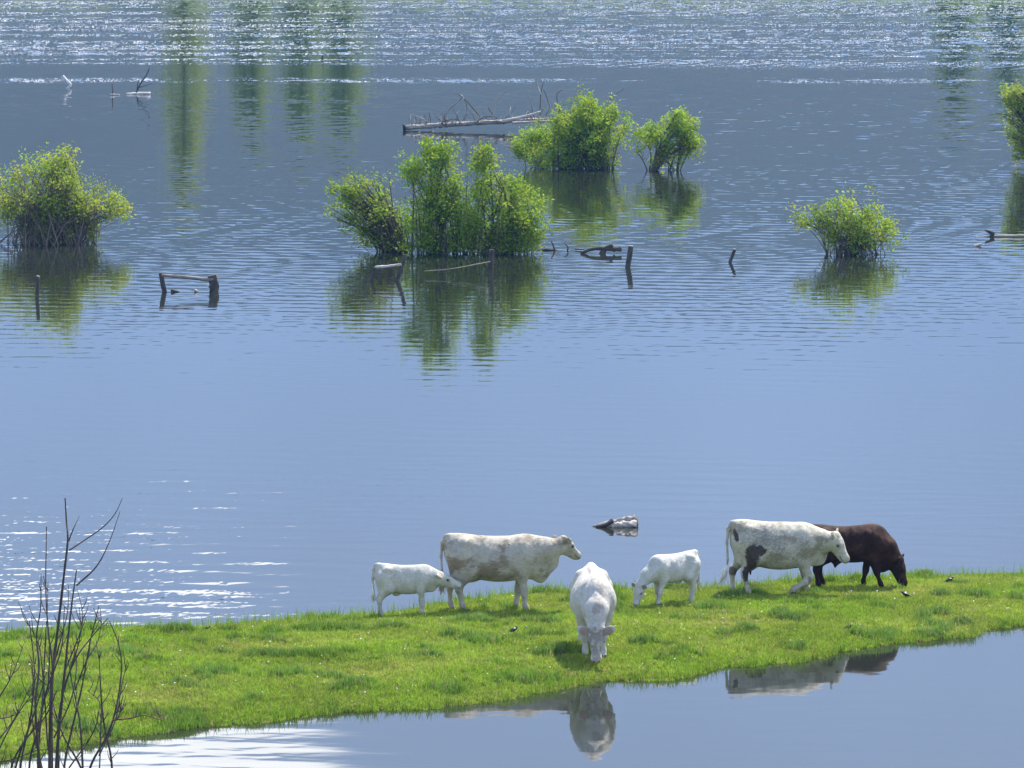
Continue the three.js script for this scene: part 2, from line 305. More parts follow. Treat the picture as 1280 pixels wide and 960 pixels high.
// ---------------------------------------------------------------- the bank and its grass
{
  const pos = [], idx = [], col = [], C = 300, R = 70;
  for (let i = 0; i < C; i++) for (let j = 0; j < R; j++) {
    const x = lerp(-15, 15, i / (C - 1)), z = lerp(zFar(x) - 1.4, zNear(x) + 1.4, j / (R - 1));
    pos.push(x, ground(x, z), z);
    const v = 0.8 + 0.5 * N(x * 1.3, z * 1.3, 7); col.push(0.09 * v, 0.11 * v, 0.025 * v);
    if (j < R - 1 && i < C - 1) { const a = i * R + j; idx.push(a, a + 1, a + R + 1, a, a + R + 1, a + R); }
  }
  structure('grass_bank', geo(pos, idx, col), mat(1, 1, 1, 1, { vertexColors: true }));

  const tuft = (n, spread) => {
    const p = [], id = [];
    for (let k = 0; k < n; k++) {
      const a = rnd() * 6.283, r = spread * Math.sqrt(rnd()), x = r * Math.cos(a), z = r * Math.sin(a), h = rr(0.04, 0.125), lean = rr(0.1, 0.7) * h, b = rnd() * 6.283, w = rr(0.0045, 0.0085);
      const lx = Math.cos(b) * lean, lz = Math.sin(b) * lean, f = rnd() * 6.283, wx = Math.cos(f) * w, wz = Math.sin(f) * w, o = p.length / 3;
      p.push(x - wx, -0.01, z - wz, x + wx, -0.01, z + wz, x + lx * 0.35 - wx * 0.85, h * 0.6, z + lz * 0.35 - wz * 0.85, x + lx * 0.35 + wx * 0.85, h * 0.6, z + lz * 0.35 + wz * 0.85, x + lx, h, z + lz);
      id.push(o, o + 1, o + 3, o, o + 3, o + 2, o + 2, o + 3, o + 4);
    }
    return geo(p, id);
  };
  const grassMat = mat(1, 1, 1, 0.9, { specularIntensity: 0.3, transmission: 0.4, thickness: 0 });
  const kinds = [tuft(14, 0.06), tuft(14, 0.07), tuft(16, 0.055)], spots = [[], [], []];
  for (let k = 0; k < 150000; k++) {
    const x = rr(-13.5, 13.5), a = zFar(x), b = zNear(x), z = lerp(a - 0.05, b + 0.16, rnd());
    const u = b - z, v = z - a;
    if (u < 0.05 && rnd() < 0.75) continue;
    const tus = N(x * 0.9, z * 1.2, 3) + 0.6 * N(x * 2.6, z * 3.2, 6), worn = N(x * 0.45 + 4, z * 0.6, 12);
    const tall = clamp(0.78 + 0.95 * smooth(0.22, 0.6, tus) + 0.25 * gauss() * 0.5 - 0.25 * smooth(0.2, 0.5, worn), 0.35, 2.1) * (0.7 + 0.3 * smooth(0, 0.8, u)) * (1 + 0.25 * (1 - smooth(0.2, 1.4, v)));
    spots[k % 3].push([x, ground(x, z), z, tall, tus, worn]);
  }
  spots.forEach((list, n) => {
    const m = shadowed(new THREE.InstancedMesh(kinds[n], grassMat, list.length)), M = new THREE.Matrix4(), Q = new THREE.Quaternion(), c = new THREE.Color(), Y = new THREE.Vector3(0, 1, 0);
    list.forEach(([x, y, z, t, tus, worn], k) => {
      Q.setFromAxisAngle(Y, rnd() * 6.283); M.compose(new THREE.Vector3(x, y, z), Q, new THREE.Vector3(1, t, 1)); m.setMatrixAt(k, M);
      const v = rr(0.6, 1.35) * (1 + 0.25 * N(x * 0.5, z * 0.8, 20)), dry = clamp(0.25 + 0.9 * worn + 0.25 * gauss(), 0, 1), rich = smooth(0.2, 0.55, tus);
      c.setRGB(lerp(lerp(0.3, 0.43, dry), 0.2, rich) * v, lerp(lerp(0.435, 0.45, dry), 0.33, rich) * v, lerp(0.035, 0.09, dry) * v); if (rnd() < 0.07) c.setRGB(0.42 * v, 0.36 * v, 0.17 * v); m.setColorAt(k, c);      // straw
    });
    m.name = numbered('grass'); m.userData = { kind: 'stuff', label: ['short bright green pasture grass covering the bank', 'fine green grass blades among the pasture grass', 'fuller grass tufts among the pasture grass'][n], category: 'grass' };
    scene.add(m);
  });
  // taller stalks: along the crest and standing in the shallow edge
  const stalk = tuft(3, 0.03), S = shadowed(new THREE.InstancedMesh(stalk, grassMat, 5200)), sm = new THREE.Matrix4(), sq = new THREE.Quaternion(), sc = new THREE.Color(), UPV = new THREE.Vector3(0, 1, 0);
  for (let k = 0; k < 5200; k++) {
    const x = rr(-13, 13), t = rnd(), z = t < 0.4 ? zFar(x) + rr(0.1, 1.2) : t < 0.72 ? zNear(x) + 0.2 - Math.abs(gauss()) * 0.22 : lerp(zFar(x), zNear(x), rnd()), h = t < 0.4 ? rr(1.3, 2.9) : t < 0.72 ? rr(0.8, 2.0) : rr(1, 2.2);
    sq.setFromAxisAngle(UPV, rnd() * 6.283); sm.compose(new THREE.Vector3(x, ground(x, z), z), sq, new THREE.Vector3(0.8, h, 0.8)); S.setMatrixAt(k, sm);
    const v = rr(0.6, 1.2); sc.setRGB(0.24 * v, 0.38 * v, 0.03 * v); S.setColorAt(k, sc);
  }
  S.name = numbered('grass'); S.userData = { kind: 'stuff', label: 'taller grass stalks along the crest and the wet edge of the bank', category: 'grass' }; scene.add(S);
  // daisies, specks too small to pick apart
  const dp = [], di = []; for (let k = 0; k < 8; k++) { const a = k / 8 * 6.283, b = (k + 1) / 8 * 6.283; dp.push(0, 0.004, 0, 0.011 * Math.cos(b), 0, 0.011 * Math.sin(b), 0.011 * Math.cos(a), 0, 0.011 * Math.sin(a)); di.push(k * 3, k * 3 + 1, k * 3 + 2); }
  const D = shadowed(new THREE.InstancedMesh(geo(dp, di), mat(0.7, 0.7, 0.66), 420)), M = new THREE.Matrix4(), Q = new THREE.Quaternion();
  for (let k = 0; k < 420; k++) { const x = rr(-12, 12), z = lerp(zFar(x) + 0.3, zNear(x) - 0.6, rnd()); Q.setFromEuler(new THREE.Euler(rr(0.2, 0.9), 0, rr(-0.4, 0.4))); const s = rr(0.6, 1.35); M.compose(new THREE.Vector3(x, ground(x, z) + rr(0.06, 0.1), z), Q, new THREE.Vector3(s, s, s)); D.setMatrixAt(k, M); }
  D.name = 'daisies'; D.userData = { kind: 'stuff', label: 'tiny white daisies scattered over the pasture grass', category: 'flowers' }; scene.add(D);
}

// ---------------------------------------------------------------- animals: a smooth field of body masses, meshed as one skin
function skin(field, lo, hi, h, hair = 0) {
  const n = [0, 1, 2].map(k => Math.ceil((hi[k] - lo[k]) / h) + 1), [nx, ny, nz] = n, F = new Float32Array(nx * ny * nz).fill(9), B = 6, reach = B * h * 0.87 * 1.9;
  const id = (i, j, k) => (k * ny + j) * nx + i;
  for (let k = 0; k < nz; k += B) for (let j = 0; j < ny; j += B) for (let i = 0; i < nx; i += B) {
    const d = field(lo[0] + (i + B / 2) * h, lo[1] + (j + B / 2) * h, lo[2] + (k + B / 2) * h), full = Math.abs(d) < reach;
    for (let c = k; c < Math.min(k + B, nz); c++) for (let b = j; b < Math.min(j + B, ny); b++) for (let a = i; a < Math.min(i + B, nx); a++)
      F[id(a, b, c)] = full ? field(lo[0] + a * h, lo[1] + b * h, lo[2] + c * h) : d;
  }
  const vid = new Int32Array(nx * ny * nz).fill(-1), pos = [], idx = [];
  for (let k = 0; k < nz - 1; k++) for (let j = 0; j < ny - 1; j++) for (let i = 0; i < nx - 1; i++) {
    let sx = 0, sy = 0, sz = 0, cnt = 0, neg = 0; const v = [];
    for (let c = 0; c < 8; c++) { const f = F[id(i + (c & 1), j + (c >> 1 & 1), k + (c >> 2))]; v.push(f); if (f < 0) neg++; }
    if (!neg || neg === 8) continue;
    for (let c = 0; c < 8; c++) for (let b = 0; b < 3; b++) { const e = c | 1 << b; if (e === c || v[c] < 0 === v[e] < 0) continue; const t = v[c] / (v[c] - v[e]); sx += (c & 1) + (b === 0 ? t : 0); sy += (c >> 1 & 1) + (b === 1 ? t : 0); sz += (c >> 2) + (b === 2 ? t : 0); cnt++; }
    vid[id(i, j, k)] = pos.length / 3; pos.push(lo[0] + (i + sx / cnt) * h, lo[1] + (j + sy / cnt) * h, lo[2] + (k + sz / cnt) * h);
  }
  const quad = (a, b, c, d, flip) => { if (a < 0 || b < 0 || c < 0 || d < 0) return; flip ? idx.push(a, c, b, a, d, c) : idx.push(a, b, c, a, c, d); };
  for (let k = 1; k < nz - 1; k++) for (let j = 1; j < ny - 1; j++) for (let i = 1; i < nx - 1; i++) {
    const s = F[id(i, j, k)] < 0;
    if (s !== F[id(i + 1, j, k)] < 0) quad(vid[id(i, j - 1, k - 1)], vid[id(i, j, k - 1)], vid[id(i, j, k)], vid[id(i, j - 1, k)], !s);
    if (s !== F[id(i, j + 1, k)] < 0) quad(vid[id(i - 1, j, k - 1)], vid[id(i - 1, j, k)], vid[id(i, j, k)], vid[id(i, j, k - 1)], !s);
    if (s !== F[id(i, j, k + 1)] < 0) quad(vid[id(i - 1, j - 1, k)], vid[id(i, j - 1, k)], vid[id(i, j, k)], vid[id(i - 1, j, k)], !s);
  }
  const P = new Float32Array(pos), nor = new Float32Array(pos.length), e = h * 0.7;
  for (let q = 0; q < P.length; q += 3) {
    const x = P[q], y = P[q + 1], z = P[q + 2], a = field(x + e, y, z) - field(x - e, y, z), b = field(x, y + e, z) - field(x, y - e, z), c = field(x, y, z + e) - field(x, y, z - e), l = Math.hypot(a, b, c) || 1;
    const hx = hair * (N(x * 58, y * 34, z * 58) + 0.8 * N(x * 13, y * 9, z * 13)), hy = hair * (N(x * 58 + 9, y * 34, z * 58) + 0.6 * N(x * 13 + 5, y * 9, z * 13)), hz = hair * (N(x * 58, y * 34 + 7, z * 58) + 0.8 * N(x * 13, y * 9 + 3, z * 13));
    const nx2 = a / l + hx, ny2 = b / l + hy, nz2 = c / l + hz, l2 = Math.hypot(nx2, ny2, nz2); nor[q] = nx2 / l2; nor[q + 1] = ny2 / l2; nor[q + 2] = nz2 / l2;
  }
  return { P, idx, nor };
}
const smin = (a, b, k) => { const h = Math.max(k - Math.abs(a - b), 0) / k; return Math.min(a, b) - h * h * k * 0.25; };

function fieldOf(torso, prims) {
  let table = null, x0 = 0, x1 = 0; const n = 240;
  if (torso) {
    x0 = torso[0][0]; x1 = torso[torso.length - 1][0]; table = new Float32Array((n + 1) * 3);
    for (let q = 0; q <= n; q++) {
      const x = lerp(x0, x1, q / n); let i = 0; while (i < torso.length - 2 && torso[i + 1][0] < x) i++;
      const g = k => torso[clamp(k, 0, torso.length - 1)], A = g(i), Bq = g(i + 1), Z = g(i - 1), Y = g(i + 2), t = (x - A[0]) / (Bq[0] - A[0]), L = Bq[0] - A[0];
      const her = c => { const m0 = (Bq[c] - Z[c]) / ((Bq[0] - Z[0]) || 1) * L, m1 = (Y[c] - A[c]) / ((Y[0] - A[0]) || 1) * L, t2 = t * t, t3 = t2 * t; return (2 * t3 - 3 * t2 + 1) * A[c] + (t3 - 2 * t2 + t) * m0 + (-2 * t3 + 3 * t2) * Bq[c] + (t3 - t2) * m1; };
      const top = her(1), bot = her(2); table.set([(top + bot) / 2, (top - bot) / 2, Math.max(0.02, her(3))], q * 3);
    }
  }
  return (x, y, z) => {
    let d = 9;
    if (table) {
      const xc = clamp(x, x0, x1), u = (xc - x0) / (x1 - x0) * n, q = Math.min(n - 1, Math.floor(u)), f = u - q, o = q * 3;
      const yc = lerp(table[o], table[o + 3], f), hh = lerp(table[o + 1], table[o + 4], f); let w = lerp(table[o + 2], table[o + 5], f);
      const t = (y - yc) / hh; w *= 1 - 0.24 * clamp(t, 0, 1) + 0.05 * clamp(-t, 0, 1);
      const b = Math.abs(z) / w, e = Math.pow(Math.pow(Math.abs(t), 2.25) + Math.pow(b, 2.25), 1 / 2.25);
      d = (e - 1) * Math.min(hh, w); const dx = x - xc; if (dx) d = Math.hypot(Math.max(d, 0), dx);
    }
    for (const p of prims) {
      const dx = x - p.a[0], dy = y - p.a[1], dz = z - p.a[2]; let v;
      if (p.e) {
        const X = (dx * p.m[0] + dy * p.m[1] + dz * p.m[2]) / p.e[0], Y = (dx * p.m[3] + dy * p.m[4] + dz * p.m[5]) / p.e[1], Z = (dx * p.m[6] + dy * p.m[7] + dz * p.m[8]) / p.e[2], k0 = Math.hypot(X, Y, Z);
        v = k0 < 1e-6 ? -Math.min(...p.e) : k0 * (k0 - 1) / Math.hypot(X / p.e[0], Y / p.e[1], Z / p.e[2]);
      } else {
        const t = clamp((dx * p.b[0] + dy * p.b[1] + dz * p.b[2]) / p.l, 0, 1);
        v = Math.hypot(dx - t * p.b[0], dy - t * p.b[1], dz - t * p.b[2]) - lerp(p.r0, p.r1, t);
      }
      d = p.sharp ? Math.min(d, v) : smin(d, v, p.k);
    }
    return d;
  };
}
const I9 = [1, 0, 0, 0, 1, 0, 0, 0, 1];
class Masses {
  constructor() { this.list = []; }
  cone(a, b, r0, r1, k = 0.05) { const d = [b[0] - a[0], b[1] - a[1], b[2] - a[2]]; this.list.push({ a, b: d, l: d[0] ** 2 + d[1] ** 2 + d[2] ** 2 || 1e-9, r0, r1, k }); return this; }
  chain(pts, k = 0.05) { for (let i = 0; i < pts.length - 1; i++) this.cone(pts[i], pts[i + 1], pts[i][3], pts[i + 1][3], k); return this; }
  ball(a, e, k = 0.05, m = I9) { this.list.push({ a, e, m, k }); return this; }
}

const eyeMat = mat(0.012, 0.009, 0.008, 0.15), hornMat = mat(0.06, 0.05, 0.042, 0.6);
const hoofGeometry = (() => {
  const parts = [];
  for (const s of [-1, 1]) { const g = new THREE.CylinderGeometry(0.034, 0.042, 0.075, 10, 2); g.scale(1.35, 1, 0.62); const p = g.attributes.position; for (let k = 0; k < p.count; k++) if (p.getY(k) < 0 && p.getX(k) > 0) p.setX(k, p.getX(k) * 1.25); g.translate(0.01, 0.036, s * 0.026); g.computeVertexNormals(); parts.push(g); }
  return mergeGeometries(parts);
})();
const coatMat = mat(1, 1, 1, 0.82, { vertexColors: true, sheen: 0.08, sheenRoughness: 0.6, sheenColor: new THREE.Color(0.9, 0.88, 0.84) });
const darkCoatMat = mat(1, 1, 1, 0.75, { vertexColors: true, specularIntensity: 0.3 });

const ADULT = [[-0.87, 1.24, 1.0, 0.04], [-0.83, 1.33, 0.9, 0.14], [-0.74, 1.385, 0.78, 0.225], [-0.55, 1.39, 0.67, 0.285], [-0.35, 1.365, 0.61, 0.315], [-0.1, 1.345, 0.56, 0.36], [0.15, 1.345, 0.55, 0.37], [0.4, 1.355, 0.575, 0.325], [0.58, 1.36, 0.59, 0.265], [0.72, 1.32, 0.62, 0.215], [0.82, 1.23, 0.69, 0.14], [0.88, 1.1, 0.82, 0.05]];
const hindLeg = (s, d = 0, lift = 0) => [[-0.58, 1.02, s * 0.155, 0.2], [-0.45 + d * 0.3, 0.76, s * 0.2, 0.145], [-0.7 + d * 0.7, 0.5, s * 0.165, 0.062], [-0.715 + d * 0.78, 0.42, s * 0.165, 0.049], [-0.68 + d, 0.15 + lift, s * 0.16, 0.039], [-0.645 + d, 0.06 + lift, s * 0.16, 0.05]];
const foreLeg = (s, d = 0) => [[0.53, 0.98, s * 0.16, 0.155], [0.46, 0.72, s * 0.18, 0.105], [0.48 + d * 0.55, 0.43, s * 0.15, 0.055], [0.48 + d * 0.62, 0.36, s * 0.148, 0.047], [0.475 + d, 0.14, s * 0.142, 0.037], [0.51 + d, 0.06, s * 0.142, 0.049]];

// o: torso, scale [x, y, z], legs (four chains), neck chain, poll, headPitch, headYaw, headScale, tail, extra(masses), paint(x, y, z, nx, ny, nz, info)
function bovine(name, label, category, place, turn, o) {
  const [X, Y, Z] = o.scale || [1, 1, 1], girth = (X + Y + Z) / 3, T = p => [p[0] * X, p[1] * Y, p[2] * Z, ...(p.length > 3 ? [p[3] * girth * (o.limb || 1)] : [])];
  const M = new Masses(), torso = o.torso.map(r => [r[0] * X, r[1] * Y, r[2] * Y, r[3] * Z]);
  for (const L of o.legs) M.chain(L.map(T), 0.07 * girth);
  for (const s of [-1, 1]) {
    M.cone(T([-0.73, 1.08, s * 0.12]), T([-0.69, 0.68, s * 0.15]), 0.12 * girth, 0.08 * girth, 0.08);      // back of the thigh
    M.ball(T([-0.5, 1.24, s * 0.19]), [0.09 * girth, 0.06 * girth, 0.06 * girth], 0.12 * girth);                      // hip bone
    M.ball(T([0.5, 1.0, s * 0.16]), [0.15 * X, 0.22 * Y, 0.12 * Z], 0.14 * girth);                                  // shoulder
  }
  M.ball(T([-0.79, 1.33, 0]), [0.07 * girth, 0.05 * girth, 0.05 * girth], 0.06);                            // tail head
  M.chain(o.neck.map(T), 0.12 * girth);
  if (o.extra) o.extra(M, T, girth);
  if (o.tail) M.chain(o.tail.map(T), 0.03);
  // head
  const hs = o.headScale || 1, poll = T(o.poll), cpit = Math.cos(o.headPitch), spit = Math.sin(o.headPitch), cy = Math.cos(o.headYaw || 0), sy = Math.sin(o.headYaw || 0);
  const f = new THREE.Vector3(cpit * cy, -spit, cpit * sy), side = new THREE.Vector3(-sy, 0, cy), up = new THREE.Vector3().crossVectors(side, f);
  if (o.headRoll) { up.applyAxisAngle(f, o.headRoll); side.applyAxisAngle(f, o.headRoll); }
  const H = (a, b, c) => [poll[0] + hs * (f.x * a + up.x * b + side.x * c), poll[1] + hs * (f.y * a + up.y * b + side.y * c), poll[2] + hs * (f.z * a + up.z * b + side.z * c)];
  const Hm = [f.x, f.y, f.z, up.x, up.y, up.z, side.x, side.y, side.z], k = 0.05 * hs;
  M.ball(H(0.1, -0.07, 0), [0.17 * hs, 0.105 * hs, 0.118 * hs], 0.08 * hs, Hm);                             // skull
  M.cone(H(0.12, -0.07, 0), H(0.4, -0.095, 0), 0.105 * hs, 0.07 * hs, k);                                   // bridge of the nose
  M.ball(H(0.43, -0.105, 0), [0.075 * hs, 0.07 * hs, 0.088 * hs], k, Hm);                                   // muzzle
  M.cone(H(0.06, -0.17, 0), H(0.37, -0.155, 0), 0.085 * hs, 0.05 * hs, k);                                  // jaw
  M.ball(H(0.0, 0.005, 0), [0.06 * hs, 0.045 * hs, 0.075 * hs], k, Hm);                                     // poll
  for (const s of [-1, 1]) M.ball(H(0.16, -0.03, s * 0.09), [0.055 * hs, 0.038 * hs, 0.035 * hs], 0.04 * hs, Hm);   // brow
  const ears = [];
  for (const s of [-1, 1]) {
    const ed = new THREE.Vector3().addScaledVector(side, s * 1.0).addScaledVector(f, -0.22 + (o.earForward || 0)).addScaledVector(up, o.earUp || 0.1).normalize();
    const flat = f.clone().multiplyScalar(0.6).addScaledVector(up, 0.8); flat.addScaledVector(ed, -flat.dot(ed)).normalize(); const edge = new THREE.Vector3().crossVectors(ed, flat), base = H(0.02, -0.045, s * 0.1), c = [base[0] + ed.x * 0.1 * hs, base[1] + ed.y * 0.1 * hs, base[2] + ed.z * 0.1 * hs];
    M.ball(c, [0.105 * hs * (o.earSize || 1), 0.02 * hs, 0.062 * hs * (o.earSize || 1)], 0.025 * hs, [ed.x, ed.y, ed.z, flat.x, flat.y, flat.z, edge.x, edge.y, edge.z]);
    ears.push([c, flat]);
  }
  const field = fieldOf(torso, M.list), lo = [9, 9, 9], hi = [-9, -9, -9];
  for (const p of M.list) for (let q = 0; q < 3; q++) { const r = p.e ? Math.max(...p.e) : Math.max(p.r0, p.r1); lo[q] = Math.min(lo[q], p.a[q] - r, p.e ? 9 : p.a[q] + p.b[q] - r); hi[q] = Math.max(hi[q], p.a[q] + r, p.e ? -9 : p.a[q] + p.b[q] + r); }
  for (const t of torso) { lo[0] = Math.min(lo[0], t[0]); hi[0] = Math.max(hi[0], t[0]); hi[1] = Math.max(hi[1], t[1]); lo[2] = Math.min(lo[2], -t[3]); hi[2] = Math.max(hi[2], t[3]); }
  for (let q = 0; q < 3; q++) { lo[q] -= 0.05; hi[q] += 0.05; }
  const { P, idx, nor } = skin(field, lo, hi, o.cell || 0.0125, 0.24), col = new Float32Array(P.length), muz = H(0.47, -0.11, 0), rel = new THREE.Vector3();
  for (let q = 0; q < P.length; q += 3) {
    const x = P[q], y = P[q + 1], z = P[q + 2]; rel.set(x - poll[0], y - poll[1], z - poll[2]).divideScalar(hs);
    const head = [rel.dot(f), rel.dot(up), rel.dot(side)], c = o.paint(x / X, y / Y, z / Z, head);
    const dm = Math.hypot(x - muz[0], y - muz[1], z - muz[2]) / hs;
    if (dm < 0.075 && o.muzzle) { const t = smooth(0.075, 0.045, dm + 0.01 * N(x * 40, y * 40, z * 40)); for (let w = 0; w < 3; w++) c[w] = lerp(c[w], o.muzzle[w], t); }
    for (const s of [-1, 1]) if (Math.hypot(head[0] - 0.485, head[1] + 0.085, head[2] - s * 0.04) < 0.02) for (let w = 0; w < 3; w++) c[w] *= 0.12;   // nostrils
    for (const s of [-1, 1]) { const de = Math.hypot(head[0] - 0.17, head[1] + 0.055, head[2] - s * 0.114); if (de < 0.042) for (let w = 0; w < 3; w++) c[w] *= lerp(0.45, 1, smooth(0.028, 0.042, de)); }   // dark eye rims
    if (head[0] > 0.33 && head[0] < 0.5 && Math.abs(head[1] + 0.14) < 0.012) for (let w = 0; w < 3; w++) c[w] *= 0.45;   // mouth line
    for (const [e, fl] of ears) { const ex = x - e[0], ey = y - e[1], ez = z - e[2]; if (Math.hypot(ex, ey, ez) < 0.075 * hs && ex * fl.x + ey * fl.y + ez * fl.z > 0.004) for (let w = 0; w < 3; w++) c[w] = lerp(c[w], o.innerEar[w], 0.8); }
    col[q] = c[0]; col[q + 1] = c[1]; col[q + 2] = c[2];
  }
  const root = thing(name, label, category, place, turn, o.group);
  part('body', geo(P, idx, col, nor), o.coat || coatMat, root);
  for (const s of [-1, 1]) { const e = part('eye', new THREE.SphereGeometry(0.022 * hs, 14, 10), eyeMat, root); e.position.set(...H(0.165, -0.055, s * 0.116)); }
  for (const L of o.legs) {
    const e = T(L[L.length - 1]), p = T(L[L.length - 2]), hf = part('hoof', hoofGeometry, o.hoofMat || hornMat, root); hf.position.set(e[0], e[1] - 0.06 * Y, e[2]); hf.scale.setScalar(girth * 1.02);
    if (o.foldedFoot === L) { hf.rotation.z = -2.2; hf.position.set(e[0], e[1], e[2]); }
  }
  if (o.tuft) {
    const tt = new Tubes(), a = T(o.tail[o.tail.length - 1]);
    for (let q = 0; q < 26; q++) { const b = [o.tuft[0] * X + gauss() * 0.035, o.tuft[1] * Y + gauss() * 0.05, (o.tuft[2] || 0) + gauss() * 0.03]; tt.add([new THREE.Vector3(a[0] + gauss() * 0.008, a[1] + 0.05, a[2] + gauss() * 0.008), new THREE.Vector3(lerp(a[0], b[0], 0.4) + gauss() * 0.02, lerp(a[1], b[1], 0.5), lerp(a[2], b[2], 0.5) + gauss() * 0.02), new THREE.Vector3(...b)], 0.012, 0.004, { sides: 4, steps: 5, tint: o.tuftTint || [0.55, 0.5, 0.42] }); }
    part('tail_tuft', tt.build(), barkMat, root);
  }
  return root;
}
const mix3 = (a, b, t) => [lerp(a[0], b[0], t), lerp(a[1], b[1], t), lerp(a[2], b[2], t)];
const coatNoise = (x, y, z) => 1 + 0.34 * fbm(x * 16, y * 24, z * 16, 4) + 0.16 * N(x * 5, y * 5, z * 5);
const PINK = [0.5, 0.33, 0.27], EARIN = [0.3, 0.2, 0.16];

// cream cow standing in profile, head up and turned a little away
const creamPlace = onBank(618, 766); 
bovine('cow', 'cream cow standing side-on with head raised, muddy tan flank, calf at her tail', 'cow', creamPlace, 0, {
  torso: ADULT, legs: [hindLeg(1, 0.13), hindLeg(-1, -0.08), foreLeg(1, 0.06), foreLeg(-1, -0.1)],
  neck: [[0.5, 1.08, 0, 0.25], [0.85, 1.1, 0, 0.195], [1.12, 1.16, -0.02, 0.135]], poll: [1.2, 1.3, -0.03], headPitch: 0.62, headYaw: -0.62, headScale: 0.98, earForward: -0.1, earUp: 0.12,
  tail: [[-0.83, 1.34, 0, 0.034], [-0.9, 1.24, 0.02, 0.028], [-0.925, 1.0, 0.04, 0.022], [-0.91, 0.75, 0.06, 0.019], [-0.9, 0.58, 0.06, 0.017]], tuft: [-0.9, 0.36, 0.07], tuftTint: [0.5, 0.42, 0.32],
  extra: (M, T) => { M.ball([0.8, 0.72, 0], [0.14, 0.2, 0.055], 0.1); M.ball([0.93, 0.88, 0], [0.18, 0.15, 0.06], 0.16); M.ball([-0.42, 0.62, 0], [0.15, 0.09, 0.12], 0.08); },
  muzzle: PINK, innerEar: EARIN, group: 'grazing cattle on the bank',
  paint: (x, y, z, h) => {
    const n = coatNoise(x, y, z), blot = fbm(x * 3.1 + 2, y * 4, z * 3, 4), streak = fbm(x * 16, y * 46, z * 10, 3);
    let c = [0.39 * n, 0.35 * n, 0.275 * n];
    const mud = smooth(0.1, 0.42, blot + 0.55 * Math.exp(-((x + 0.02) ** 2 / 0.16 + (y - 0.82) ** 2 / 0.03)) + 0.35 * Math.exp(-((x + 0.68) ** 2 / 0.02 + (y - 0.95) ** 2 / 0.06)) + 0.35 * streak);
    c = mix3(c, [0.17 * n, 0.125 * n, 0.07 * n], 0.8 * mud);
    const grey = smooth(0.15, 0.35, fbm(x * 5, y * 6, z * 5 + 9, 3) + 0.3 * Math.exp(-((x + 0.72) ** 2 + (y - 1.08) ** 2) / 0.02)); return mix3(c, [0.24, 0.21, 0.17], 0.4 * grey + 0.35 * smooth(0.1, 0.45, fbm(x * 9, y * 7, z * 9 + 4, 3)));
  } });

// suckling calf, head pushed in behind the cow
const CALF = ADULT.map(([x, t, b, w], i) => [x, t, b + 0.05, w * 0.86]);
bovine('calf', 'white calf suckling, head pushed under the tail of the cream cow', 'calf', onBank(506, 773).add(new THREE.Vector3(0, 0, -0.1)), 0.0, {
  torso: CALF, scale: [0.6, 0.68, 0.62], limb: 0.95, legs: [hindLeg(1, 0.0), hindLeg(-1, -0.06), foreLeg(1, 0.05), foreLeg(-1, -0.03)], cell: 0.01,
  neck: [[0.5, 1.06, 0, 0.26], [0.8, 1.02, 0, 0.22], [0.98, 1.0, 0, 0.18]], poll: [1.05, 1.11, 0], headPitch: 0.35, headScale: 0.8, earForward: -0.5, earUp: 0.2,
  tail: [[-0.83, 1.34, 0, 0.036], [-0.91, 1.24, 0.02, 0.032], [-0.93, 1.0, 0.05, 0.028], [-0.92, 0.8, 0.06, 0.024]], tuft: [-0.9, 0.45, 0.05], tuftTint: [0.6, 0.56, 0.5],
  extra: (M, T, g) => { M.ball(T([-0.25, 0.62, 0]), [0.07, 0.05, 0.03], 0.05); M.ball(T([0.8, 0.82, 0]), [0.08, 0.1, 0.04], 0.06); },
  muzzle: PINK, innerEar: EARIN, group: 'grazing cattle on the bank',
  paint: (x, y, z) => { const n = coatNoise(x, y, z), s = smooth(0.12, 0.4, fbm(x * 4, y * 5, z * 4 + 3, 4) + 0.3 * fbm(x * 20, y * 40, z * 12, 2)); return mix3([0.45 * n, 0.43 * n, 0.37 * n], [0.34, 0.29, 0.22], 0.42 * s); } });

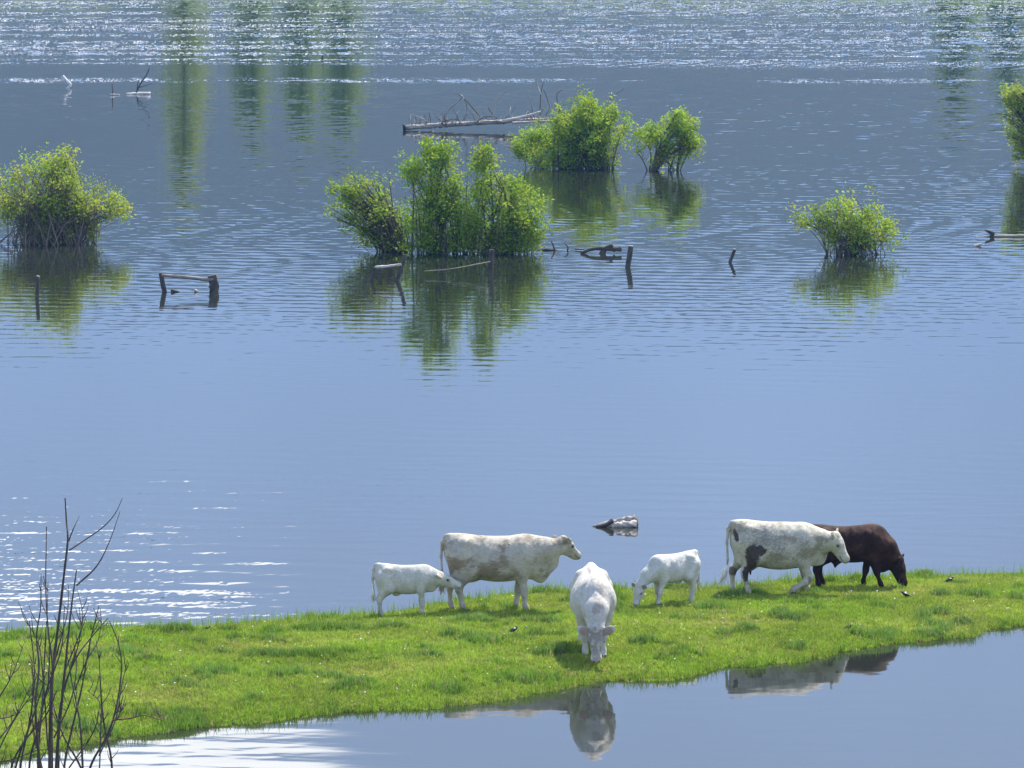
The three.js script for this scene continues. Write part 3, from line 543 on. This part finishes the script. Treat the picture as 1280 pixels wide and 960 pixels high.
// white cow facing the camera, grazing
const graze = { neck: [[0.5, 1.06, 0, 0.24], [0.86, 0.86, 0, 0.185], [1.05, 0.6, 0, 0.14]], poll: [1.14, 0.56, 0] };
bovine('cow', 'white cow seen head-on, grazing at the water edge with her ears out', 'cow', onBank(741, 817), -Math.PI / 2 + 0.03, {
  torso: ADULT, scale: [1, 1.0, 1.03], legs: [hindLeg(1, 0.05), hindLeg(-1, -0.05), foreLeg(1, -0.02), foreLeg(-1, 0.06)], ...graze, headPitch: 1.15, headScale: 1.02, earSize: 1.25, earForward: -0.12, earUp: 0.05,
  tail: [[-0.83, 1.34, 0, 0.034], [-0.9, 1.2, 0.0, 0.028], [-0.92, 0.8, 0, 0.02], [-0.91, 0.55, 0, 0.017]], tuft: [-0.9, 0.35, 0],
  extra: (M, T) => { M.ball([0.85, 0.68, 0], [0.12, 0.16, 0.05], 0.1); M.cone([-0.7, 1.37, 0], [0.5, 1.345, 0], 0.03, 0.03, 0.09); },
  muzzle: [0.55, 0.4, 0.34], innerEar: EARIN, group: 'grazing cattle on the bank',
  paint: (x, y, z, h) => {
    const n = coatNoise(x, y, z); let c = [0.48 * n, 0.45 * n, 0.39 * n];
    c = mix3(c, [0.26 * n, 0.21 * n, 0.15 * n], 0.6 * smooth(0.05, 0.4, fbm(x * 4, y * 4, z * 6 + 1, 4) + 0.25 * (x > 0.62 && Math.abs(z) < 0.07 ? 1 : 0) * smooth(-0.3, 0.3, Math.sin(x * 46 + y * 30))));
    if (h[0] > -0.05 && h[0] < 0.42 && Math.abs(h[2]) < 0.14 && h[1] > -0.16) c = mix3(c, [0.2 * n, 0.165 * n, 0.13 * n], 0.8 * smooth(0.42, 0.3, h[0]) * smooth(-0.25, 0.2, fbm(x * 12, y * 12, z * 12, 3) + 0.1));
    return c;
  } });

// white calf grazing, turned towards the camera
bovine('calf', 'white calf grazing with lowered head and high rump, alone between the cows', 'calf', onBank(841, 757), Math.PI + 0.58, {
  torso: CALF, scale: [0.6, 0.68, 0.64], limb: 0.95, legs: [hindLeg(1, -0.08), hindLeg(-1, 0.1), foreLeg(1, -0.06), foreLeg(-1, 0.14)], cell: 0.01,
  neck: [[0.5, 1.04, 0, 0.24], [0.88, 0.86, 0, 0.19], [1.14, 0.62, 0, 0.15]], poll: [1.22, 0.6, 0], headPitch: 1.12, headYaw: -0.15, headScale: 0.7, earForward: -0.1, earUp: 0.2,
  tail: [[-0.83, 1.34, 0, 0.036], [-0.91, 1.22, 0, 0.032], [-0.93, 0.95, 0, 0.028], [-0.92, 0.75, 0, 0.024]], tuft: [-0.9, 0.48, 0], tuftTint: [0.6, 0.56, 0.5],
  extra: (M, T, g) => { M.ball(T([-0.2, 0.62, 0]), [0.07, 0.05, 0.03], 0.05); },
  muzzle: [0.42, 0.3, 0.26], innerEar: [0.16, 0.11, 0.09], group: 'grazing cattle on the bank',
  paint: (x, y, z, h) => { const n = coatNoise(x, y, z); let c = [0.46 * n, 0.45 * n, 0.405 * n]; if (h[0] > 0 && h[0] < 0.4 && h[1] > -0.12) c = mix3(c, [0.45, 0.4, 0.35], 0.4);
    return mix3(c, [0.35, 0.31, 0.25], 0.5 * smooth(0.2, 0.45, fbm(x * 6, y * 6, z * 6 + 5, 4)) + 0.7 * smooth(0.05, 0.03, Math.hypot(x - 0.49, y - 0.33))); } });

// roan cow walking
const bent = [[0.53, 1.0, 0.17, 0.165], [0.5, 0.7, 0.18, 0.11], [0.62, 0.36, 0.16, 0.066], [0.58, 0.29, 0.16, 0.056], [0.36, 0.17, 0.15, 0.046], [0.3, 0.12, 0.15, 0.049]];
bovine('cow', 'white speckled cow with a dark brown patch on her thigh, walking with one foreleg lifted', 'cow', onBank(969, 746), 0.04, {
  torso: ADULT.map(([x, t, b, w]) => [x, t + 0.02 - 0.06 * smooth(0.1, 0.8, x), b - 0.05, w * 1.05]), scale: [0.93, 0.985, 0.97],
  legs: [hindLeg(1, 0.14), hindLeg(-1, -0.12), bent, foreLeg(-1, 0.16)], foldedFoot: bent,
  neck: [[0.5, 1.04, 0, 0.26], [0.85, 1.0, 0.02, 0.205], [1.08, 1.02, 0.05, 0.15]], poll: [1.16, 1.13, 0.06], headPitch: 0.98, headYaw: 0.3, headScale: 1.04, earForward: -0.35, earUp: 0.35,
  tail: [[-0.83, 1.36, 0, 0.034], [-0.91, 1.24, 0.03, 0.03], [-0.935, 1.0, 0.06, 0.024], [-0.92, 0.7, 0.08, 0.02], [-0.93, 0.55, 0.08, 0.018]], tuft: [-1.07, 0.28, 0.12], tuftTint: [0.7, 0.67, 0.6],
  extra: (M, T) => { M.ball([0.78, 0.72, 0], [0.13, 0.16, 0.055], 0.1); M.ball([-0.45, 0.6, 0], [0.13, 0.13, 0.12], 0.07); M.cone([-0.45, 0.5, 0.06], [-0.45, 0.42, 0.07], 0.025, 0.016, 0.03); },
  muzzle: [0.36, 0.27, 0.22], innerEar: [0.34, 0.26, 0.2], group: 'grazing cattle on the bank',
  paint: (x, y, z, h) => {
    const n = coatNoise(x, y, z), w = 0.11 * fbm(x * 13, y * 13, z * 13, 4); let c = [0.42 * n, 0.39 * n, 0.305 * n];
    const sp1 = fbm(x * 34, y * 34, z * 34, 2), zone = 0.5 * Math.exp(-((x + 0.28) ** 2 / 0.08 + (y - 1.12) ** 2 / 0.04)) + 0.4 * Math.exp(-((x - 0.05) ** 2 / 0.05 + (y - 0.85) ** 2 / 0.05)) + 0.5 * Math.exp(-((x - 0.5) ** 2 / 0.02 + (y - 0.9) ** 2 / 0.05));
    c = mix3(c, [0.1, 0.085, 0.07], 0.6 * smooth(0.0, 0.55, sp1 * 0.8 + zone - 0.02 + 0.4 * fbm(x * 5, y * 5, z * 5 + 2, 3)));
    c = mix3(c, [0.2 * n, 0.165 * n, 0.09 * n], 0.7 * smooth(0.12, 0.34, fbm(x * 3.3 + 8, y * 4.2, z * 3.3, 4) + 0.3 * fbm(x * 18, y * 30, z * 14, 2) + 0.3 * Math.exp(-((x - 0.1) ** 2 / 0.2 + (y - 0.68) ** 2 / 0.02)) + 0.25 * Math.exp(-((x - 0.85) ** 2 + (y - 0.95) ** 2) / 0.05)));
    const DK = mix3([0.06, 0.042, 0.032], [0.03, 0.02, 0.015], smooth(-0.2, 0.3, fbm(x * 20, y * 20, z * 20, 2)));
    if (z > 0.02) {
      const d = Math.min(Math.hypot((x + 0.47) / 0.14, (y - 0.82) / 0.2), Math.hypot((x + 0.36) / 0.14, (y - 0.88) / 0.1), Math.hypot((x + 0.48) / 0.1, (y - 0.62) / 0.22), Math.hypot((x + 0.57) / 0.085, (y - 0.45) / 0.14));
      c = mix3(c, DK, smooth(1.12, 0.86, d + w * 4));
      c = mix3(c, DK, smooth(1.1, 0.9, Math.hypot((x + 0.77 + 0.25 * (y - 1.13)) / 0.04, (y - 1.14) / 0.12) + w * 5));
      if (Math.hypot(x - 0.6, y - 0.34) < 0.075 && x > 0.6) c = mix3(c, [0.12, 0.09, 0.07], 0.7);
    } else c = mix3(c, DK, 0.8 * smooth(1.1, 0.8, Math.hypot((x + 0.8) / 0.09, (y - 0.46) / 0.09) + w * 4));
    c = mix3(c, [0.34, 0.15, 0.09], 0.7 * smooth(1.1, 0.7, Math.hypot((x + 0.5) / 0.13, (y - 0.55) / 0.1, z / 0.16)));
    return c;
  } });

// dark brown young bull grazing behind the roan cow
bovine('bull', 'dark brown young bull grazing with his head down behind the speckled cow', 'bull', onBank(1059, 736), 0.02, {
  torso: ADULT.map(([x, t, b, w]) => [x, t + 0.03 * smooth(-0.2, 0.4, x), b + 0.02 - 0.12 * smooth(0.3, 0.8, x), w * 0.95]), scale: [0.84, 0.84, 0.86], limb: 1.06,
  legs: [hindLeg(1, 0.04), hindLeg(-1, 0.16), foreLeg(1, 0.22), foreLeg(-1, -0.12)],
  neck: [[0.5, 1.04, 0, 0.27], [0.82, 0.88, 0, 0.21], [1.02, 0.66, 0.02, 0.145]], poll: [1.13, 0.64, 0.03], headPitch: 1.2, headYaw: 0.25, headScale: 0.98, earForward: -0.1, earUp: 0.5, cell: 0.012,
  tail: [[-0.83, 1.34, 0, 0.034], [-0.91, 1.22, 0, 0.03], [-0.92, 0.9, 0, 0.022], [-0.91, 0.6, 0, 0.018]], tuft: [-0.9, 0.35, 0], tuftTint: [0.03, 0.016, 0.012],
  extra: (M, T) => { M.cone([-0.2, 0.53, 0], [-0.22, 0.4, 0], 0.07, 0.02, 0.1); M.cone([-0.4, 0.62, 0], [-0.2, 0.53, 0], 0.06, 0.06, 0.08); M.ball([0.62, 0.45, 0], [0.16, 0.15, 0.09], 0.12); },
  muzzle: [0.03, 0.022, 0.02], innerEar: [0.05, 0.028, 0.02], coat: darkCoatMat, group: 'grazing cattle on the bank',
  paint: (x, y, z) => { const n = coatNoise(x, y, z); return mix3([0.026 * n, 0.0105 * n, 0.007 * n], [0.06 * n, 0.028 * n, 0.018 * n], smooth(-0.05, 0.4, fbm(x * 3, y * 4, z * 3, 4))); } });

// ---------------------------------------------------------------- small black birds in the grass
{
  const M = new Masses();
  M.ball([0, 0.075, 0], [0.06, 0.036, 0.034], 0.02, [0.94, 0.34, 0, -0.34, 0.94, 0, 0, 0, 1]); M.ball([0.055, 0.112, 0], [0.024, 0.023, 0.021], 0.02);
  M.cone([-0.05, 0.06, 0], [-0.115, 0.045, 0], 0.016, 0.008, 0.02); M.ball([-0.015, 0.078, 0.03], [0.058, 0.02, 0.01], 0.01, [0.94, 0.34, 0, -0.34, 0.94, 0, 0, 0, 1]); M.ball([-0.015, 0.078, -0.03], [0.058, 0.02, 0.01], 0.01, [0.94, 0.34, 0, -0.34, 0.94, 0, 0, 0, 1]);
  const { P, idx, nor } = skin(fieldOf(null, M.list), [-0.15, 0.02, -0.07], [0.11, 0.16, 0.07], 0.005), body = geo(P, idx, null, nor), black = mat(0.012, 0.011, 0.013, 0.45), horn = mat(0.12, 0.09, 0.04, 0.5);
  const beak = new THREE.ConeGeometry(0.006, 0.03, 8); beak.rotateZ(-Math.PI / 2); beak.translate(0.09, 0.11, 0);
  const leg = s => new Tubes().add([new THREE.Vector3(0.0, 0.05, s * 0.014), new THREE.Vector3(-0.006, 0.025, s * 0.015), new THREE.Vector3(0.004, -0.002, s * 0.016)], 0.004, 0.003, { sides: 5 }).build(), legs = [leg(-1), leg(1)];
  for (const [px, py, turn, s, label] of [[642, 796, 0.6, 1.0, 'small black bird in the grass between the cream cow and the head-on white cow'], [1187, 733, 0.3, 1.0, 'small black bird upright in the grass past the grazing bull\'s head'], [1132, 751, 2.9, 0.95, 'small black bird crouched in the grass just in front of the bull\'s muzzle'], [1060, 792, -0.3, 0.85, 'small black bird low in the grass near the pool, below the speckled cow'], [259, 792, 0.4, 0.7, 'tiny dark bird on the crest of the grass near the dead twigs']]) {
    const t = thing('bird', label, 'bird', onBank(px, py), turn, 'black birds in the grass'); t.position.y += 0.045; t.scale.setScalar(s);
    part('body', body, black, t); part('beak', beak, horn, t); part('leg', legs[0], horn, t); part('leg', legs[1], horn, t);
  }
}

// ---------------------------------------------------------------- wood in the water
const V = (x, y, z) => new THREE.Vector3(x, y, z);
const local = (root, list, z) => list.map(([px, py, dz = 0]) => atZ(px, py, z + dz).sub(root.position));
const OLD = [0.075, 0.062, 0.05], PALE = [0.42, 0.38, 0.33], GREY = [0.3, 0.27, 0.235];
const woodMat = mat(1, 1, 1, 0.9, { vertexColors: true });
const stick = (name, root, pts, r0, r1, tint, o = {}) => part(name, new Tubes().add(pts, r0, r1, { sides: 9, steps: 10, rough: 0.25, tint, ...o }).build(), woodMat, root);

{ // rail fence end beside the round willow
  const f = at(236, 365), z = f.z, r = thing('broken_fence', 'broken fence of two dark posts joined by a single rail, in open water', 'fence', f);
  stick('post', r, local(r, [[201, 341], [203, 352], [206, 366], [208, 378]], z), 0.075, 0.085, OLD);
  stick('post', r, local(r, [[265, 344], [267, 356], [268, 368], [268, 380]], z), 0.14, 0.17, OLD, { rough: 0.5 });
  stick('rail', r, local(r, [[202, 344, 0.06], [230, 346.5, 0.08], [266, 350, 0.12]], z), 0.05, 0.06, [0.2, 0.18, 0.15]);
  for (const [x, l, lb] of [[219, 10, 'short stick floating between the posts of the broken fence'], [246, 5, 'tiny pale scrap of wood floating under the fence rail']]) {
    const c = at(x, 365), t = thing('floating_stick', lb, 'driftwood', c), s = scaleAt(c.z), h = l / s / 2;
    stick('branch', t, [V(-h, 0.05, 0), V(0, 0.03, 0.03), V(h, 0.0, 0)], 0.05, 0.025, l > 6 ? OLD : PALE);
  }
}
{ const c = at(47, 373), r = thing('fence_post', 'single thin upright post in front of the round willow', 'post', c); stick('shaft', r, local(r, [[47.5, 346], [47, 358], [46.5, 374], [46.5, 386]], c.z), 0.055, 0.06, OLD); stick('cap', r, local(r, [[47.6, 344.6], [47.5, 346.5]], c.z), 0.05, 0.06, GREY, { steps: 3 }); }
{ const c = at(785, 334), r = thing('fence_post', 'stout leaning post beside the arched driftwood', 'post', c); stick('shaft', r, local(r, [[788.5, 308], [787, 320], [784.5, 335], [783, 346]], c.z), 0.085, 0.095, OLD); stick('cap', r, local(r, [[788.6, 306.8], [788.5, 308.6]], c.z), 0.07, 0.085, GREY, { steps: 3 }); }
{ const c = at(912.5, 328), r = thing('fence_post', 'short thin leaning post alone between the driftwood and the lone bush', 'post', c); stick('shaft', r, local(r, [[918.5, 312], [915, 321], [912, 329], [909, 338]], c.z), 0.055, 0.06, OLD); stick('cap', r, local(r, [[918.9, 311], [918.4, 312.4]], c.z), 0.045, 0.055, GREY, { steps: 3 }); }
{
  const f = at(480, 351), z = f.z, r = thing('broken_fence', 'leaning fence piece with a pale rail in front of the flooded clump', 'fence', f);
  stick('post', r, local(r, [[469, 334], [466, 344], [462, 353], [458, 361]], z), 0.06, 0.065, OLD);
  stick('post', r, local(r, [[506, 318], [502, 334], [497, 349], [495, 358]], z), 0.06, 0.075, OLD);
  stick('rail', r, local(r, [[469, 334, 0.07], [485, 333, 0.1], [502, 330.5, 0.08]], z), 0.05, 0.045, PALE);
  const c = at(613, 344), p = thing('fence_post', 'dark post before the dense bushes with a pale wire sagging from it', 'post', c);
  stick('shaft', p, local(p, [[615, 312], [614, 326], [612, 345], [611, 356]], c.z), 0.09, 0.1, OLD);
  stick('wire', p, local(p, [[613, 327, 0.1], [592, 331, 0.1], [565, 336, 0.15], [530, 339, 0.2]], c.z), 0.022, 0.016, [0.35, 0.31, 0.2], { sides: 5, steps: 14, rough: 0 });
}
{ // arched driftwood and twigs beside the clump
  const c = at(752, 317), r = thing('driftwood', 'dark arched branch of driftwood rising from the water beside the stout leaning post', 'driftwood', c);
  stick('branch', r, local(r, [[726, 317], [736, 312.5], [748, 310.5], [762, 311], [777, 311.5]], c.z), 0.05, 0.085, OLD); stick('branch', r, local(r, [[751, 320], [755, 313], [760, 309], [766, 306.5]], c.z), 0.1, 0.06, OLD, { rough: 0.6 }); stick('branch', r, local(r, [[766, 314], [772, 311], [776, 309]], c.z), 0.05, 0.06, [0.16, 0.12, 0.09]);
  const d = at(695, 313), t = thing('driftwood', 'thin dark twigs poking from the water at the foot of the broad bush', 'driftwood', d);
  stick('twig', t, local(t, [[694, 316], [692, 308], [689, 301]], d.z), 0.035, 0.018, OLD); stick('twig', t, local(t, [[708, 316], [710, 309], [705, 304]], d.z), 0.03, 0.015, OLD); stick('twig', t, local(t, [[668, 315], [680, 312], [697, 313.5]], d.z), 0.045, 0.03, OLD); stick('twig', t, local(t, [[719, 311.5], [730, 311.5]], d.z), 0.025, 0.02, OLD);
}
{ // split log floating in the near lake
  const c = at(768, 658), r = thing('floating_log', 'pale splintered log end floating in open water behind the calf', 'driftwood', c);
  stick('split_wood', r, local(r, [[741, 658.5, 0], [760, 654, 0], [778, 650.5, 0], [794, 649.5, 0]], c.z), 0.025, 0.075, GREY, { rough: 1.0, steps: 18 });
  stick('split_wood', r, local(r, [[756, 658.5, 0.1], [772, 656.5, 0.12], [796, 655.5, 0.12]], c.z), 0.05, 0.075, [0.4, 0.36, 0.31], { rough: 1.0, steps: 18 });
  stick('split_wood', r, local(r, [[745, 659, 0.14], [757, 656.5, 0.16], [766, 651, 0.1]], c.z), 0.03, 0.055, [0.05, 0.042, 0.036], { rough: 0.4 });
  stick('broken_end', r, local(r, [[790, 653, -0.02], [797, 652, 0]], c.z), 0.1, 0.085, [0.13, 0.09, 0.06], { steps: 3, rough: 0.5 });
}
{ // floating sticks by the cut-off willow
  const c = at(1240, 296), r = thing('driftwood', 'long pale stick floating with a dark triangular stub on it, near the pale willow', 'driftwood', c);
  stick('branch', r, local(r, [[1220, 296.5], [1245, 294.8], [1268, 294.6], [1284, 294.5]], c.z), 0.03, 0.04, PALE); stick('stub', r, local(r, [[1231, 287.5], [1236, 289.5], [1243, 292.5]], c.z), 0.03, 0.09, OLD); stick('stub', r, local(r, [[1239, 296], [1240, 292]], c.z), 0.07, 0.05, OLD, { steps: 3 });
  const d = at(1221, 308), t = thing('floating_stick', 'short pale floating stick end with a dark tip, apart from the long floating stick', 'driftwood', d);
  stick('branch', t, local(t, [[1217, 308.5], [1221, 307], [1227, 305.5]], d.z), 0.06, 0.05, PALE, { steps: 5 });
}
{ // fallen dead tree
  const c = at(508, 163), z = c.z, r = thing('fallen_tree', 'grey fallen dead tree lying in the water with bare branches sticking up', 'tree', c);
  stick('trunk', r, local(r, [[506, 159.5, 0], [550, 156.5, -0.5], [600, 153.6, -0.8], [640, 151.5, -1.0], [700, 148.5, -1.5], [770, 145, -2]], z), 0.13, 0.075, GREY, { sides: 12, steps: 60, rough: 0.7 });
  stick('broken_end', r, local(r, [[503.5, 158.8, 0.0], [507, 158.5, 0.0]], z), 0.17, 0.19, [0.05, 0.04, 0.033], { steps: 3, rough: 0.4, sides: 12 });
  const B = [[[513, 157], [513, 142]], [[535, 153], [525, 147], [514, 142.5]], [[550, 152], [552, 142], [556, 137]], [[560, 152], [557, 143]], [[553, 152], [562, 136], [574, 126], [579, 119]], [[600, 146], [585, 128], [573, 118], [566, 116]], [[578, 152], [584, 137], [580, 124], [576, 118]], [[580, 150], [585, 141]], [[608, 148], [602, 137]], [[622, 149], [613, 139], [610, 134]], [[616, 149], [620, 128], [635, 112]], [[629, 150], [633, 136]], [[640, 148], [640, 139]], [[668, 146], [664, 130], [658, 114]], [[675, 144], [676, 118], [679, 103]], [[676, 118], [671, 104], [669, 98]], [[690, 142], [683, 120], [679, 112]], [[700, 138], [696, 118], [703, 112], [707, 124]], [[745, 142], [746, 128]], [[748, 140], [768, 134], [783, 132]], [[756, 138], [765, 122], [780, 111]], [[596, 152], [606, 146], [624, 147]], [[545, 157], [560, 150], [573, 149]]];
  for (const b of B) stick('branch', r, local(r, b.map(([x, y], k) => [x, y, -0.6 + 0.5 * Math.sin(x) * k]), z), 0.036, 0.014, rnd() < 0.5 ? GREY : [0.13, 0.11, 0.095], { sides: 6, steps: 8, rough: 0.15 });
  for (let k = 0; k < 46; k++) { const x = rr(512, 690), y = 159.5 - (x - 506) * 0.058, h = rr(4, 20), o = rr(-12, 12); stick('twig', r, local(r, [[x, y, -0.4], [x + o * 0.4, y - h * 0.6, -0.4 + rr(-0.4, 0.4)], [x + o, y - h, -0.4 + rr(-0.7, 0.7)]], z), 0.02, 0.009, rnd() < 0.5 ? GREY : OLD, { sides: 5, steps: 4, rough: 0.2 }); }
  stick('limb', r, local(r, [[628, 152, 0.4], [650, 147, 0.5], [662, 144, 0.5], [676, 139.5, 0.4]], z), 0.1, 0.05, PALE);
  stick('limb', r, local(r, [[640, 153.5, 0.8], [660, 152.5, 0.8], [690, 151.5, 0.8]], z), 0.06, 0.05, PALE);
}
{ // far debris
  const a = at(83, 110), r = thing('driftwood', 'white bare stick slanting up from the far water', 'driftwood', a); stick('branch', r, local(r, [[78, 95], [83, 100.5], [88, 106], [83, 112]], a.z), 0.1, 0.09, [0.68, 0.66, 0.62], { rough: 0.1 });
  const b = at(172, 118), t = thing('driftwood', 'pale floating debris with dark forked twigs rising from it, far out', 'driftwood', b);
  stick('branch', t, local(t, [[158, 118], [172, 117], [188, 117]], b.z), 0.09, 0.1, [0.6, 0.55, 0.48]); stick('twig', t, local(t, [[170, 117], [176, 104], [184, 92], [187, 84]], b.z), 0.05, 0.025, OLD); stick('twig', t, local(t, [[174, 109], [182, 107], [190, 104]], b.z), 0.035, 0.02, OLD); stick('twig', t, local(t, [[171, 116], [172, 106], [174, 98]], b.z), 0.03, 0.02, OLD);
  const e = at(143, 119), u = thing('floating_stick', 'short pale stick floating far out beside the forked debris', 'driftwood', e); stick('branch', u, local(u, [[138, 118.6], [143, 118.3], [150, 118.6]], e.z), 0.06, 0.04, PALE); stick('twig', u, local(u, [[141, 119], [140, 104]], e.z), 0.03, 0.02, OLD);
  const f = at(403, 74), w = thing('stake', 'tiny dark stake standing far out in the streaked water', 'post', f); stick('shaft', w, local(w, [[403.4, 69], [403, 72], [402.6, 76]], f.z), 0.06, 0.08, OLD, { steps: 4 });
}

// ---------------------------------------------------------------- bare shrub in the near water
{
  const base = at(66, 1012), z = base.z, r = thing('bare_shrub', 'bare leafless shrub of many thin dark twigs rising from the near water', 'shrub', base);
  const Z = (a) => a.map(([x, y]) => [x / 2.667, 600 + y / 2.667]);
  const S = [
    [[165, 1090], [165, 960], [175, 650], [195, 480], [215, 300], [226, 200], [221, 130], [217, 60]], [[228, 205], [246, 160], [265, 120]], [[230, 235], [290, 195], [340, 160], [385, 110], [408, 60]],
    [[190, 1090], [188, 950], [215, 650], [235, 450], [255, 300]], [[255, 352], [320, 290], [365, 205], [400, 105]], [[175, 1090], [172, 800], [175, 620], [162, 510], [153, 380], [155, 155]],
    [[150, 1090], [118, 760], [130, 620], [122, 520], [135, 430], [137, 315]], [[160, 900], [140, 620], [128, 545], [95, 480], [60, 405]], [[215, 1090], [215, 950], [240, 830], [275, 680], [300, 540], [330, 420]],
    [[195, 1090], [195, 940], [200, 760], [250, 600], [300, 530], [360, 460]], [[280, 1090], [300, 960], [365, 835], [395, 720], [405, 610], [393, 540], [365, 470]], [[278, 1090], [275, 940], [265, 800], [245, 700], [225, 590]],
    [[300, 1090], [270, 960], [215, 860], [180, 760], [165, 650]], [[40, 1090], [40, 950], [90, 860], [150, 790], [190, 700]], [[-30, 960], [10, 870], [60, 780], [115, 700], [160, 640]], [[375, 1090], [372, 940], [345, 800], [335, 680], [330, 570]],
    [[375, 800], [430, 795], [485, 784], [535, 797], [547, 755]], [[-60, 800], [0, 720], [45, 640], [78, 550]], [[210, 700], [258, 560], [275, 450], [258, 365]], [[330, 1000], [335, 860], [332, 740], [290, 700]], [[170, 650], [200, 540], [225, 440], [228, 350]],
    [[160, 700], [165, 560], [158, 480], [160, 340]], [[130, 1090], [128, 900], [150, 720], [205, 560], [215, 420]], [[20, 1090], [60, 930], [120, 760], [155, 640]], [[100, 1090], [100, 930], [135, 800], [150, 560], [155, 470]], [[250, 700], [290, 600], [325, 540], [340, 470]], [[180, 860], [240, 720], [255, 610], [240, 520]], [[330, 920], [385, 800], [405, 690], [425, 600]], [[0, 940], [60, 925], [130, 900], [220, 905]], [[230, 960], [300, 860], [325, 800], [332, 745]], [[150, 1000], [110, 820], [108, 700], [118, 600]], [[60, 1090], [70, 940], [100, 800], [115, 650], [98, 470]],
    [[215, 640], [270, 500], [280, 450]], [[-40, 800], [30, 790], [80, 770]], [[0, 860], [45, 800], [100, 690]], [[390, 800], [405, 765]], [[345, 780], [330, 820]]];
  S.forEach((s, k) => {
    const dz = 0.45 * Math.sin(k * 2.4), len = s.length, thick = k < 1 || k === 3 ? 0.027 : s[0][1] > 1000 ? 0.019 : 0.012;
    stick(k < 13 && s[0][1] > 1000 ? 'stem' : 'twig', r, local(r, Z(s).map(([x, y], i) => [x, y, dz + 0.12 * Math.sin(i * 1.7 + k)]), z), thick, thick * 0.32, k === 16 ? [0.16, 0.06, 0.035] : [0.085, 0.062, 0.046], { sides: 6, steps: len * 4, rough: 0.3 });
    const ends = Z(s);
    for (let t = 0; t < 5; t++) {                                     // short side twigs
      const i = 1 + Math.floor(rnd() * (ends.length - 1)), f = rnd(), a = ends[i - 1], b = ends[i], x = lerp(a[0], b[0], f), y = lerp(a[1], b[1], f), up = rr(6, 26), out = rr(-12, 12);
      if (y > 965 || y < 735) continue;
      stick('twig', r, local(r, [[x, y, dz], [x + out * 0.6, y - up * 0.45, dz + rr(-0.1, 0.1)], [x + out, y - up, dz + rr(-0.2, 0.2)]], z), 0.008, 0.004, [0.1, 0.07, 0.05], { sides: 5, steps: 5, rough: 0.3 });
    }
  });
}

renderer.render(scene, camera);
